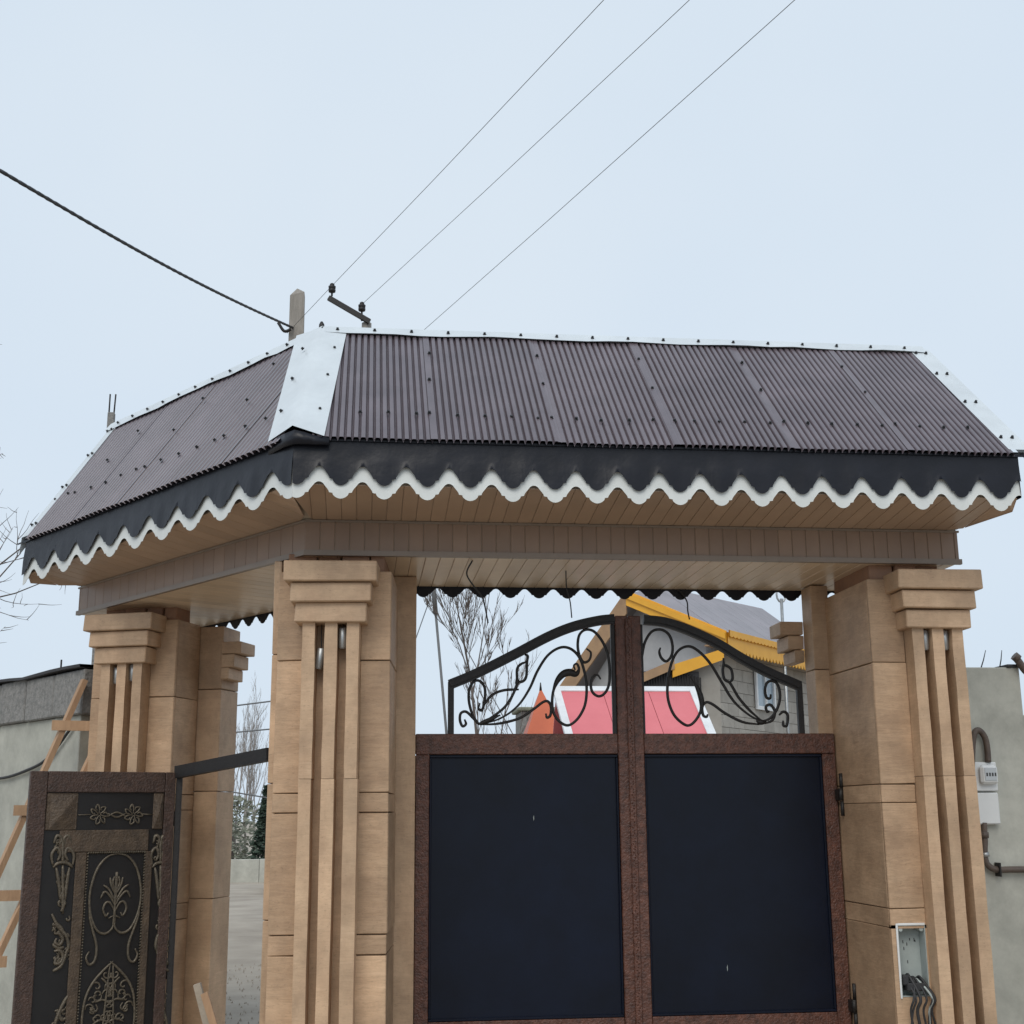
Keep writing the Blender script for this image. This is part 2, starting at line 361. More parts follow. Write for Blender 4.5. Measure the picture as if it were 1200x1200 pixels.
# roof screws: small dark heads and washers
mb = MB()
def screw(p, nrm, r=.015):
    t1 = nrm.orthogonal().normalized(); t2 = nrm.cross(t1)
    for (rad, h0, h1) in ((r, 0, .004), (r*.7, .004, .017)):
        vs = [p+nrm*h0+(t1*math.cos(a*PI/3)+t2*math.sin(a*PI/3))*rad for a in range(6)]+[p+nrm*h1+(t1*math.cos(a*PI/3)+t2*math.sin(a*PI/3))*rad*.9 for a in range(6)]
        mb.add(vs, [tuple(range(6,12))]+[(i,(i+1) % 6,6+(i+1) % 6,6+i) for i in range(6)])
for px, py in ((422,486),(455,486),(488,488),(503,487),(536,490),(568,491),(599,492),(630,494),(646,493),(675,494),(704,496),(737,496),(765,495),(790,496),(813,497),(842,498),(872,498),(902,499),(918,497),(946,499),(974,500),(1004,501),(1033,502),(1048,500),(1077,503),(1105,504),(1133,504),
               (503,417),(503,448),(629,420),(636,453),(748,424),(764,458),(869,428),(891,460),(986,433),(1013,463)):
    screw(onFront(px, py, .018), nF)
for px, py in ((67,587),(82,580),(90,579),(109,573),(126,567),(144,559),(162,552),(172,549),(191,541),(212,534),(233,526),(254,518),(265,513),(290,502),(314,493),(128,541),(164,507),(206,506),(240,469),(292,471),(323,429)):
    screw(onWing(px, py, .018), nW)
for px, py in ((358,412),(346,447),(333,485)): screw(onWing(px, py, off), nW)
for px, py in ((392,412),(384,444),(375,484)): screw(onFront(px, py, off), nF)
for i in range(17):
    screw(RG0.lerp(RG1, (i+.4)/16.6)+nF*.036-upF*.02, nF)
for i in range(12):
    screw(RG0.lerp(RG2, (i+.5)/12)+nW*.036-upW*.02, nW)
for v in (.1, .43, .72, .95):
    for dx in (-.06, -.145): screw(eR.lerp(rR, v)+X*dx+nF*.003, nF)
    for dx in (-.03, -.12): screw(eL.lerp(rL, v)+W*dx+nW*.003, nW)
stuff(mb.build('roof_screws', M_bolt, canopy))

# scalloped valances
PROF = [(0,1),(.06,.975),(.12,.90),(.165,.80),(.18,.735),(.185,.665),(.265,.63),(.272,.54),(.31,.40),(.36,.25),(.41,.09),(.455,.02),(.5,0)]
PROF = PROF + [(1-u, v) for u, v in PROF[-2:0:-1]]
def valance(a, d, L, ztop, zhi, zlo, thick, name, m, per=.31, phase=0., wob=0., flat=False, flare=0.):
    """sheet hanging from a along unit d for L with a scalloped lower edge (zhi notch, zlo tip)"""
    b = MB(); us = []
    k = int(L/per)+3
    for c in range(-1, k):
        for u, v in PROF:
            s = (c+u+phase)*per
            if 0 < s < L: us.append((s, zhi+(zlo-zhi)*v))
    def prof(s):
        u = (s/per-phase) % 1.
        for (u0, v0), (u1, v1) in zip(PROF, PROF[1:]+[(1, 1)]):
            if u0 <= u <= u1: return zhi+(zlo-zhi)*(v0+(v1-v0)*(u-u0)/(u1-u0+1e-9))
        return zlo
    us = [(0, prof(0))]+us+[(L, prof(L))]
    if flat: us = [(0, zlo), (L, zlo)]
    n_ = d.cross(Zv)
    rows = []; fr = (0, .3, .62, .85, 1.)
    def rip(q, f_): return wob*f_*(math.sin(q*8.3+f_*2)+.7*math.sin(q*19+f_*5)+.5*math.sin(q*33+1))
    if wob:
        fine = []
        for (sa, za), (sb, zb) in zip(us, us[1:]): fine += [(sa, za), ((sa+sb)/2, (za+zb)/2)]
        us = fine+[us[-1]]
    front = []
    for s, z in us:
        P = a+d*s
        front.append([Vector((P.x, P.y, ztop+(zhi-ztop)*f_/.85 if f_ < .9 else z))+n_*(rip(s, f_)+flare*max(0, f_-.3)) for f_ in fr])
    k = len(fr); m_ = len(front)
    for sgn in (0, 1):
        b.add([p-n_*thick*sgn for r in front for p in r], [(k*i+q, k*i+k+q, k*i+k+q+1, k*i+q+1)[::1 if sgn else -1] for i in range(m_-1) for q in range(k-1)], bool(wob))
    b.add([p for r in front for p in (r[-1], r[-1]-n_*thick)], [(2*i, 2*i+2, 2*i+3, 2*i+1) for i in range(m_-1)])
    return b.build(name, m, canopy, fix=False)
LF = (E1-E0).length
e0 = Vector((E0.x, E0.y, 0)); e1 = Vector((E1.x, E1.y, 0)); e2 = Vector((E2.x, E2.y, 0))
PF, PW = .285, .43
for nm, mt, zt, zh, zl, ins in (('valance', M_dark, 4.045, 3.855, 3.725, 0.), ('valance_trim', M_whitetrim, 3.98, 3.752, 3.637, .014)):
    valance(e0+Yv*ins, X, LF, zt, zh, zl, .003, nm, mt, PF, .10, .003 if not ins else 0., flare=.022)
    valance(e2+NIN*ins, -W, 4.33, zt, zh, zl, .003, nm, mt, PW, (4.33/PW-.07) % 1, .003 if not ins else 0., flare=.022)
valance(e1-X*.004, Yv, 1.98, 4.045, 3.75, 3.735, .003, 'valance', M_dark, flat=True)
valance(e2+NIN*1.95, -NIN, 1.95, 4.045, 3.75, 3.735, .003, 'valance', M_dark, flat=True)
# bump of folded sheet at the corner of the eave
mb = MB(); pts = []
for px, py in ((312,520),(322,514),(334,508),(345,503.5),(356,506),(368,510),(386,513)): pts.append(onY(px, py, -1.452 if px > 340 else -1.452+.012*(340-px)))
vs = []
for p in pts: vs += [p, Vector((p.x, p.y, 3.99)), Vector((p.x, p.y+.02, 3.99)), p+Vector((0, .03, 0))]
mb.add(vs, [(4*i+j, 4*i+4+j, 4*i+4+(j+1) % 4, 4*i+(j+1) % 4) for i in range(6) for j in range(4)]+[(0,1,2,3),(24,25,26,27)], True)
mb.build('corner_fold', M_dark, canopy)
# dark drip edge under the sheets
mb = MB(); mb.extrude([E0+Vector((0,-.012,-.022)), E1+Vector((.17,-.012,-.022)), E1+Vector((.17,.10,.03)), E0+Vector((.05,.10,.03))], (0,0,-.016)); mb.build('drip_edge', M_dark, canopy)
mb = MB(); mb.extrude([E0-NIN*.012-Zv*.024, E2+W*.16-NIN*.012-Zv*.024, E2+W*.16+NIN*.1+Zv*.03, E0+NIN*.1+Zv*.03], (0,0,-.016)); mb.build('drip_edge', M_dark, canopy)

# boarded beam, soffit and ceiling
BW, GAP = .1045, .0035
def prof_board(quad, vec, m, name='cladding_board'):
    """quad: 4 corners of the visible face; vec: thickness away from the viewer; edges chamfered along the long sides"""
    a, b, c, d = [Vector(p) for p in quad]; vec = Vector(vec)          # a-b and d-c are the short ends, a-d / b-c the long sides
    ch = .003; e1_ = (b-a).normalized()*ch; e2_ = (c-d).normalized()*ch; q = vec.normalized()*ch
    poly1 = [a+e1_, b-e1_, b+q, b+vec, a+vec, a+q]; poly2 = [d+e2_, c-e2_, c+q, c+vec, d+vec, d+q]
    mb = MB(); mb.add(poly1+poly2, [tuple(range(6))[::-1], tuple(range(6,12))]+[(i,(i+1) % 6,6+(i+1) % 6,6+i) for i in range(6)])
    return mb.build(name, m, canopy)
def run(a, d, L, BW=BW):
    """board intervals along a run"""
    k = int(L/BW); out = []
    for i in range(k+1):
        s0 = i*BW+GAP/2; s1 = min((i+1)*BW, L)-GAP/2
        if s1-s0 > .02: out.append((s0, s1))
    return out
def at(p, z): return Vector((p.x, p.y, z))
# beam face
for s0, s1 in run(K0, X, 4.835):
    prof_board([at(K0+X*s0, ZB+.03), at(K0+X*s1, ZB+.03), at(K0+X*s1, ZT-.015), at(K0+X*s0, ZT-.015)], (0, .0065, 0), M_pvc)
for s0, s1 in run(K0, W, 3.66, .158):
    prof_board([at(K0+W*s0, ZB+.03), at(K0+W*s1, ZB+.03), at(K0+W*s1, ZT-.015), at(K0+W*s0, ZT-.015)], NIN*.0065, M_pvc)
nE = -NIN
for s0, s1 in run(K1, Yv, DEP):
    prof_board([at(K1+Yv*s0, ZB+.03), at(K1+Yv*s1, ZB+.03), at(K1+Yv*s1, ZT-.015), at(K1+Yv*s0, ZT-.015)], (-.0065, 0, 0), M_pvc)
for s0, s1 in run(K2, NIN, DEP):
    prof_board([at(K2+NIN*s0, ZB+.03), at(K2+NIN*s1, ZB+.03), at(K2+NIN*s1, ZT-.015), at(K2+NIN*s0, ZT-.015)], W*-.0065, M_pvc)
# solid beam behind the boards
ins = BIS*(.007/BIS.dot(Yv))
mb = MB(); mb.extrude([at(K0+ins, ZB+.007), at(K1+Yv*.007-X*.007, ZB+.007), at(B1-X*.007, ZB+.007), at(B0, ZB+.007)], (0,0,.31)); mb.build('beam_core', M_jointglint, canopy)
mb = MB(); mb.extrude([at(K0+ins, ZB+.0068), at(K2+NIN*.007-W*.007, ZB+.0068), at(B2-W*.007, ZB+.0068), at(B0, ZB+.0068)], (0,0,.31)); mb.build('beam_core', M_jointglint, canopy)
# edge trims: bottom and top of the beam
def trim(a, b, out, z0, z1, t, name='edge_trim', m=M_trim, inn=.02):
    mb = MB(); o = Vector(out)
    mb.extrude([at(a+o*t, z0), at(b+o*t, z0), at(b-o*inn, z0), at(a-o*inn, z0)], (0,0,z1-z0)); return mb.build(name, m, canopy)
cF = BIS*(-.014/BIS.dot(Yv))
def trim2(p0, p1, q0, q1, z0, z1): MB().extrude([at(p0, z0), at(p1, z0), at(q1, z0), at(q0, z0)], (0,0,z1-z0)).build('edge_trim', M_trim, canopy)
trim2(K0+cF, K1+Vector((.014,-.014,0)), K0-cF*1.5, K1+Vector((.014,.021,0)), ZB-.004, ZB+.034)
trim2(K0+cF, K2-NIN*.014+W*.014, K0-cF*1.5, K2+NIN*.021+W*.014, ZB-.0045, ZB+.0335)
trim2(K0+cF*.7, K1+Vector((.01,-.01,0)), K0-cF*.5, K1+Vector((.01,.008,0)), ZT-.018, ZT-.003)
trim2(K0+cF*.7, K2-NIN*.01+W*.01, K0-cF*.5, K2+NIN*.008+W*.01, ZT-.0185, ZT-.0035)
# soffit boards
ZSO = 3.735
def soff(p_in, p_out, q_in, q_out, vec):
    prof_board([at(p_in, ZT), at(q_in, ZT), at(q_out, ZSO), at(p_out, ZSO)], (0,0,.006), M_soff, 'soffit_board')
def miter_in(s, d, other):      # clip helper: along the eave direction d from E0 -> does the perpendicular reach the beam line
    return s
hipd = (at(K0,0)-at(E0,0))
for s0, s1 in run(E0, X, LF-.012):
    def seg(s):
        po = e0+X*s+Yv*.03; xi = po.x
        if xi < K0.x:
            f_ = (xi-e0.x)/(K0.x-e0.x); pi_ = e0+hipd*max(f_, .02)
        elif xi > K1.x: pi_ = K1+(e1-K1)*min(.96, (xi-K1.x)/(e1.x-K1.x))
        else: pi_ = Vector((xi, K0.y+.002, 0))
        return pi_, po
    (a, b), (c, d) = seg(s0), seg(s1)
    soff(a, b, c, d, None)
sK = hipd.dot(W)
for s0, s1 in run(E0, W, 4.33-.012, .158):
    def seg(s):
        po = e0+W*s+NIN*.03
        if s < sK: pi_ = e0+hipd*max(s/sK, .02)
        elif s > 3.66+sK: pi_ = K2+(e2-K2)*min(.96, (s-3.66-sK)/(4.33-3.66-sK))
        else: pi_ = e0+W*s+NIN*(hipd.dot(NIN)+.002)
        return pi_, po
    (a, b), (c, d) = seg(s0), seg(s1)
    soff(a, b, c, d, None)
oS = Vector((0,0,.0065))
MB().extrude([at(K0,ZT)+oS, at(K1,ZT)+oS, at(e1,ZSO)+oS+Vector((-.04,.04,0)), at(e0,ZSO)+oS+BIS*.05], (0,0,.02)).build('soffit_backing', M_jointglint, canopy)
MB().extrude([at(K0,ZT)+oS, at(K2,ZT)+oS, at(e2,ZSO)+oS+NIN*.04-W*.04, at(e0,ZSO)+oS+BIS*.05], (0,0,.02)).build('soffit_backing', M_jointglint, canopy)
# ceiling boards
for s0, s1 in run(K0, X, 4.80):
    def seg(s):
        x = K0.x+.02+s; lo = K0.y+.022
        hi = B0.y-.004
        if x < B0.x:
            f_ = (x-K0.x)/(B0.x-K0.x); hi = K0.y+(B0.y-K0.y)*f_-.004
        return Vector((x, lo, 0)), Vector((x, max(hi, lo+.01), 0))
    (a, b), (c, d) = seg(s0), seg(s1)
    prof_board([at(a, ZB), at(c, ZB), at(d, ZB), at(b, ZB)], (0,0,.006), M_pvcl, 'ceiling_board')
sB = (B0-K0).dot(W)
for s0, s1 in run(K0, W, 3.64, .158):
    def seg(s):
        s += .02; hi = DEP-.004
        if s < sB: hi = DEP*s/sB-.004
        return K0+W*s+NIN*.022, K0+W*s+NIN*max(hi, .03)
    (a, b), (c, d) = seg(s0), seg(s1)
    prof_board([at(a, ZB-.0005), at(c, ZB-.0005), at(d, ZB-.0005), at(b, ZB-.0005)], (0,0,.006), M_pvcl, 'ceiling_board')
# rear valances
valance(Vector((B0.x, B0.y+.004, 0)), X, 4.56-B0.x, 3.62, 3.392, 3.318, .003, 'rear_valance', M_dark, .235, .1)
valance(Vector((B2.x, B2.y, 0))+NIN*.004+W*.4, -W, (B2-B0).length+.4, 3.62, 3.392, 3.318, .003, 'rear_valance', M_dark, .235, .4)
valance(Vector((B2.x, B2.y, 0))+W*.4, -NIN, .5, 3.62, 3.392, 3.318, .003, 'rear_valance', M_dark, .235, .4)

# ------------------------------------------------------------------ stone pillars
def pillar(label, loc, rz, xl, xr, depth, courses, lamps, jamb=None, split=1.85, ztop=3.29, core_y=.03, hole=None, backcap=None):
    p = empty('stone_pillar', (loc[0], loc[1], 0), rz, label, 'pillar')
    t = .03
    MB().box((xl+t, core_y, GZ-.02), (xr-t, depth-t, ztop-.003)).build('pillar_core', M_mortar, p, True)
    hw = .1935
    zs = [GZ-.01]+sorted(courses+[c-.13 for c in courses[:2]])+[ztop]
    for a, b in zip(zs, zs[1:]):
        a_ = a+.0028; b_ = b-.0028
        for (x0, x1) in ((xl, -hw), (hw, xr)):
            if x1-x0 > .03:
                j = random.uniform(-.004, .004)
                if hole and x0 == xl and a_ < hole[2] < b_:
                    h0, h1, hz0, hz1 = hole; m = MB()
                    for lo, hi in (((x0, j, a_), (x1, t+.002, hz0)), ((x0, j, hz1), (x1, t+.002, b_)), ((x0, j, hz0), (h0, t+.002, hz1)), ((h1, j, hz0), (x1, t+.002, hz1))):
                        m.box(lo, hi)
                    m.build('stone_slab', M_stone, p, True); continue
                MB().cbox((x0, j, a_), (x1, t+.002, b_), .005, jit=.0025).build('stone_slab', M_stone, p, True)
        j = random.uniform(-.003, .003)
        MB().cbox((xl+j, t+.004, a_), (xl+t, depth-.01, b_), .004, jit=.002).build('stone_slab', M_stone, p, True)
        MB().cbox((xr-t, t+.004, a_), (xr-j, depth-.01, b_), .004, jit=.002).build('stone_slab', M_stone, p, True)
        MB().cbox((xl+t+.004, depth-t, a_), (xr-t-.004, depth, b_), .004, jit=.002).build('stone_slab', M_stone, p, True)
    MB().box((-hw+.003, .012, GZ), (hw-.003, .031, 2.9)).build('groove_back', M_stone2, p, True)
    rw, gw = .085, .066
    for k in (-1, 0, 1):
        cx = k*(rw+gw)
        for a, b, dx in ((GZ-.01, split, .006 if k == 1 else 0), (split+.003, 2.92, 0)):
            m = MB(); nseg = 7; vs = []
            for i in range(nseg+1):
                z = a+(b-a)*i/nseg; jj = [random.uniform(-.0025, .0025) for _ in range(4)]
                vs += [(cx-rw/2+jj[0], -.145+jj[2], z), (cx+rw/2+jj[1]+dx, -.145+jj[3], z), (cx+rw/2+jj[1]+dx, .0115, z), (cx-rw/2+jj[0], .0115, z)]
            m.add(vs, [(4*i+q, 4*i+(q+1) % 4, 4*i+4+(q+1) % 4, 4*i+4+q) for i in range(nseg) for q in range(4)]+[(0,1,2,3), (4*nseg,4*nseg+1,4*nseg+2,4*nseg+3)])
            m.build('pilaster_rib', M_stone2, p, True)
    for (w, y, z0, z1) in ((.245, -.185, 2.902, 3.036), (.278, -.225, 3.041, 3.172), (.318, -.265, 3.177, 3.318)):
        MB().cbox((-w, y, z0), (w, .02 if z1 < 3.3 else .02, z1), .007, jit=.004).build('capital_step', M_stone2, p, True)
    # spot lamps in the two grooves
    for k, (dz, tilt) in lamps.items():
        cx = k*(rw+gw)/2*1.0
        lm = MB(); c = Vector((cx, -.085, 2.83-dz))
        d = Vector((tilt, -.05, 1)).normalized()
        lm.tube([c-d*.075, c-d*.07, c+d*.06, c+d*.065], [.022, .027, .027, .02], 10)
        lo = lm.build('spot_lamp', M_steel, p, True)
        MB().tube([c+d*.06, Vector((cx, -.04, 2.915))], .004, 5).build('lamp_cable', M_wire, lo, True)
        MB().tube([c-d*.078, c-d*.071], .02, 10).build('lamp_lens', M_glass, lo, True)
    # bricks packed between pillar and beam
    x = xl+.05
    while x < xr-.1:
        w = random.uniform(.16, .21); w = min(w, xr-.04-x)
        MB().cbox((x, random.uniform(.05, .09), ztop-.002), (x+w-.012, depth-.12, 3.424), .006, jit=.004).build('brick', M_brick, p, True)
        x += w
    if jamb:
        for (x0, x1, y0, y1, z1) in jamb:
            zz = [GZ-.01, .93, 1.83, 2.72, z1] if len(jamb[0]) and x1-x0 > .25 or x0 < xl else [GZ-.01, z1]
            for a, b in zip(zz, zz[1:]):
                MB().cbox((x0, y0, a), (x1, y1, b-.004), .005, jit=.0025).build('jamb_slab', M_stone2, p, True)
    if backcap:
        bx, by, sx = backcap
        for (w, z0, z1) in ((.08, 2.80, 2.90), (.13, 2.905, 3.02), (.19, 3.025, 3.13)):
            MB().cbox((min(bx, bx+sx*w), by, z0), (max(bx, bx+sx*w), by+.30, z1), .006, jit=.003).build('capital_step', M_stone2, p, True)
    return p
# right pillar
P3 = pillar('travertine pillar with junction box opening, between the double gate and the meter wall', (4.15, -.63), 0, -.45, .205, .93, [.945, 1.80, 2.67],
            {-1: (0, 0), 1: (.0, 0)}, jamb=[(-.565, -.42, .905, 1.13, 3.40)], backcap=(-.565, 1.13, -1), core_y=.115, hole=(-.408, -.205, .36, .835))
P2 = pillar('travertine pillar at the bend of the canopy, between wicket and double gate', (-.205, -.66), math.radians(-5), -.385, .40, .80, [.84, 1.76, 2.66],
            {-1: (.16, .12), 1: (.02, 0)}, jamb=[(-.44, -.387, .12, .62, 3.39)])
MB().cbox((.18, .12, GZ-.01), (.407, .42, 3.40), .006, jit=.002).build('jamb_slab', M_stone2, P2)
P1 = pillar('travertine pillar behind the ornate open wicket door', (-2.0, 1.85), math.radians(-20), -.36, .43, .45, [.9, 1.80, 2.62],
            {-1: (.02, 0), 1: (0, 0)}, jamb=[(.30, .645, .455, .80, 3.28)], backcap=(.645, .42, 1))
# ------------------------------------------------------------------ double gate
GY = .25
def leaf(label, x0, x1, side):
    g = empty('gate_leaf', ((x0+x1)/2, GY, 0), 0, label, 'gate')
    zt = 2.21
    s0, s1 = (x0, x0+.105) if side < 0 else (x1-.105, x1)
    m0, m1 = (x1-.098, x1) if side < 0 else (x0, x0+.10)
    def b(name, lo, hi, m=M_rust, c=.006, par=g): return MB().cbox(lo, hi, c).build(name, m, par)
    b('stile', (s0, GY-.03, GZ+.05), (s1, GY+.03, zt-.156))
    b('meeting_stile', (m0, GY-.04, GZ+.05), (m1, GY+.03, 3.125))
    b('top_rail', (x0 if side < 0 else m1+.001, GY-.034, zt-.154), (m0-.001 if side < 0 else x1, GY+.03, zt))
    ia, ib = (s1, m0) if side < 0 else (m1, s0)
    b('lower_rail', (ia+.001, GY-.03, .05), (ib-.001, GY+.03, .15))
    pn = b('panel', (ia-.002, GY+.004, .146), (ib+.002, GY+.014, zt-.15), M_navy, .001)
    for (lo, hi) in (((ia+.002, GY-.018, zt-.178), (ib-.002, GY+.003, zt-.158)), ((ia+.002, GY-.018, .152), (ib-.002, GY+.003, .17)), ((ia+.002, GY-.018, .171), (ia+.018, GY+.003, zt-.179)), ((ib-.018, GY-.018, .171), (ib-.002, GY+.003, zt-.179))):
        b('panel_bead', lo, hi, M_navy, .004)
    b('kick_panel', (ia-.002, GY+.004, GZ+.15), (ib+.002, GY+.014, .052), M_navy, .001)
    b('bottom_rail', (ia+.001, GY-.03, GZ+.05), (ib-.001, GY+.03, GZ+.152))
    for q in range(1):     # paint chip
        mm = MB(); x = random.uniform(ia+.1, ib-.1); z = random.uniform(.25, 1.7); h = random.uniform(.01, .06)
        mm.extrude([(x, GY+.0039, z), (x+.004, GY+.0039, z+h*.3), (x+.003, GY+.0039, z+h), (x-.002, GY+.0039, z+h*.6)], (0,-.0008,0)); mm.build('paint_chip', M_grey, g)
    return g, m0, m1, zt
GL, a0, a1, zt = leaf('left leaf of the brown steel gate, dark panel below an arched scrollwork top', .412, 2.063, -1)
GR, b0, b1, _ = leaf('right leaf of the brown steel gate hinged to the pillar with the junction box', 2.067, 3.688, 1)
# cover strip with cast beading on the right leaf's meeting stile
MB().cbox((2.040, GY-.058, GZ+.06), (2.092, GY-.041, 3.10), .006).build('cover_strip', M_rust, GR)
mm = MB()
for i in range(150):
    z = .08+i*.0201; x = 2.066+.008*math.sin(i*2.1); r = .007
    mm.add([(x-r,GY-.0585,z),(x,GY-.0585,z-r),(x+r,GY-.0585,z),(x,GY-.0585,z+r),(x,GY-.066,z)], [(0,1,4),(1,2,4),(2,3,4),(3,0,4)])
stuff(mm.build('bead_studs', M_rust, GR))
gp = lambda x, y: onY(x, y, GY)
def arch(tops, th, par, post_px, endx):
    P = [onY(x, y, GY) for x, y in tops]; P = spline(P, 5)
    mm = MB(); vs = []
    for i, p in enumerate(P):
        d = (P[min(i+1, len(P)-1)]-P[max(i-1, 0)]).normalized(); nn = Vector((d.z, 0, -d.x)); nn = nn if nn.z < 0 else -nn
        q = p+nn*th
        vs += [p+Vector((0,-.025,0)), q+Vector((0,-.025,0)), q+Vector((0,.025,0)), p+Vector((0,.025,0))]
    k = len(P); mm.add(vs, [(4*i+j, 4*i+4+j, 4*i+4+(j+1) % 4, 4*i+(j+1) % 4) for i in range(k-1) for j in range(4)]+[(0,1,2,3), (4*k-4,4*k-3,4*k-2,4*k-1)])
    mm.build('arch_bar', M_iron, par)
    mm = MB(); vs = []
    for i, p in enumerate(P):
        d = (P[min(i+1, len(P)-1)]-P[max(i-1, 0)]).normalized(); nn = Vector((d.z, 0, -d.x)); nn = nn if nn.z < 0 else -nn
        a = p+nn*(th*.30); q = p+nn*(th*.75)
        vs += [a+Vector((0,-.036,0)), q+Vector((0,-.036,0)), q+Vector((0,-.0255,0)), a+Vector((0,-.0255,0))]
    mm.add(vs, [(4*i+j, 4*i+4+j, 4*i+4+(j+1) % 4, 4*i+(j+1) % 4) for i in range(k-1) for j in range(4)]+[(0,1,2,3), (4*k-4,4*k-3,4*k-2,4*k-1)])
    mm.build('arch_moulding', M_iron, par)
TL = [(525,797),(556,784),(600,762),(640,741),(670,729),(700,722),(719,720)]
TR = [(754,721),(780,724),(810,734),(842,749),(870,766),(900,782),(939,799)]
arch(TL, .075, GL, 525, 0); arch(TR, .075, GR, 938, 0)
pL = gp(525, 797); pR = gp(939, 799)
MB().cbox((pL.x, GY-.024, 2.2), (pL.x+.045, GY+.024, pL.z-.012), .004).build('end_post', M_iron, GL)
MB().cbox((pR.x-.045, GY-.024, 2.2), (pR.x, GY+.024, pR.z-.012), .004).build('end_post', M_iron, GR)
MB().cbox((a0-.032, GY-.02, 2.2), (a0-.001, GY+.02, 3.06), .004).build('inner_post', M_iron, GL)
MB().cbox((b1+.001, GY-.02, 2.2), (b1+.02, GY+.02, 3.06), .004).build('inner_post', M_iron, GR)
A = lambda pts: [(500+x/5, 700+y/5) for x, y in pts]
B = lambda pts: [(730+x/5, 680+y/5) for x, y in pts]
def scroll(pts, par, r=.0118, thick=None, name='scroll'):
    P = spline([gp(x, y) for x, y in pts], 6); k = len(P)
    rs = [r*(.55+.45*min(1, min(i, k-1-i)/(k*.15)+.1)) for i in range(k)]
    if thick:
        a, b_, f_ = thick
        for i in range(k):
            u = i/(k-1)
            if a < u < b_: rs[i] += f_*math.sin((u-a)/(b_-a)*PI)
    MB().tube(P, rs, 6).build(name, M_iron, par)
for pts, th in (
    ([(310,745),(430,710),(530,640),(600,540),(650,430),(710,340),(780,295),(840,300),(890,345),(920,420),(937,520),(930,620),(900,690),(860,735),(820,750),(775,725),(745,680),(735,620),(742,550),(765,490),(800,450),(840,440),(875,450),(892,420),(880,390),(862,400),(870,425)], (.70,.88,.021)),
    ([(935,300),(962,325),(952,368),(920,380),(895,340),(885,280),(895,220),(930,190),(980,200),(1030,260),(1062,340),(1072,430),(1068,510),(1045,560),(1010,580),(975,560),(962,520),(970,470),(1000,455),(1020,480)], None),
    ([(310,745),(400,690),(460,640),(500,580),(525,520),(530,490),(530,420),(555,390),(588,378)], (.52,.66,.006)),
    ([(530,490),(560,494),(583,465),(588,378),(592,345),(575,335)], None),
    ([(310,745),(420,740),(540,710),(620,660),(680,615),(710,610),(728,640),(725,690),(705,705),(698,680)], None),
    ([(310,745),(270,690),(248,610),(250,540),(275,495),(310,490),(340,530),(340,600),(325,660),(303,650),(312,620)], None),
    ([(300,742),(265,700),(230,670),(200,680),(195,720),(210,755),(230,742),(222,715)], None),
    ([(330,640),(380,575),(450,545),(540,540)], None), ([(300,745),(350,725),(430,690)], (.1,.9,.008))):
    scroll(A(pts), GL, thick=th)
for pts, th in (
    ([(220,395),(213,420),(225,455),(255,475),(285,440),(290,380),(270,320),(225,290),(170,300),(130,360),(115,430),(108,520)], None),
    ([(820,830),(740,790),(650,710),(580,600),(520,500),(460,430),(400,390),(350,395),(310,430),(280,500),(262,600),(265,700),(300,790),(360,845),(400,845),(440,800),(462,740),(455,680),(430,620),(390,560)], (.82,.97,.012)),
    ([(820,830),(740,760),(680,690),(650,640),(625,600),(595,580),(585,530),(590,490),(588,455)], None),
    ([(625,600),(642,575),(635,525),(612,503),(590,495)], None),
    ([(800,845),(700,830),(600,780),(530,730),(490,715),(465,740),(470,790),(490,800),(497,785)], None),
    ([(800,830),(860,810),(900,760),(920,690),(910,620),(880,590),(845,600),(832,640),(840,685),(862,692),(866,668)], None),
    ([(830,840),(875,820),(890,770),(865,730),(838,740),(845,770),(858,765)], None),
    ([(915,790),(940,770),(965,790),(960,850),(940,850),(938,822)], None), ([(780,822),(810,832),(840,828)], (.1,.9,.012))):
    scroll(B(pts), GR, thick=th)
# hinges on the right leaf
for z in (1.74, .2):
    h = MB()
    h.tube([(3.690, .14, z-.16), (3.690, .14, z-.05)], .016, 8); h.tube([(3.692, .14, z+.05), (3.692, .14, z+.16)], .016, 8)
    h.tube([(3.684, .14, z-.047), (3.684, .14, z+.047)], .02, 8); h.box((3.665, .14, z-.04), (3.695, .23, z+.04))
    h.build('hinge', M_iron, GR)
    h = MB(); h.tube([(.398, GY-.03, z-.1), (.398, GY-.03, z+.1)], .014, 8); h.build('hinge', M_iron, GL)

# ------------------------------------------------------------------ wicket door (open)
DH = Vector((-1.535, 1.56, 0)); DO = Vector((-2.585, 1.05, 0))
dd = (DH-DO); DWID = dd.length; dd = dd.normalized(); dn = Vector((dd.y, -dd.x, 0))     # dn faces the camera
dn = dn if dn.y < 0 else -dn
DZ = 1.975
door = empty('wicket_door', DO.lerp(DH, .5), 0, 'ornate dark bronze wicket door standing open in front of the left pillar', 'door')
MD = Matrix((( dd.x, dn.x, 0, DO.x), (dd.y, dn.y, 0, DO.y), (0, 0, 1, 0), (0, 0, 0, 1)))
def dbox(name, u0, u1, v0, v1, y0, y1, m, par=door, c=.006): return MB().cbox((u0, y0, v0), (u1, y1, v1), c, MD).build(name, m, par)
def dp(x, y, lift=.0):
    p = onP(20+x/3.871, 890+y/3.871, DO, dn); return p+dn*lift
def du(x, y):
    p = dp(x, y)-DO; return p.dot(dd), p.z
uw = DWID
dbox('stile', 0, .135, GZ+.03, DZ, -.02, .03, M_doorsteel)
dbox('stile', uw-.085, uw, GZ+.03, DZ, -.02, .03, M_doorsteel)
dbox('top_rail', .137, uw-.087, DZ-.165, DZ, -.02, .029, M_doorsteel)
dbox('bottom_rail', .137, uw-.087, GZ+.03, GZ+.2, -.02, .029, M_doorsteel)
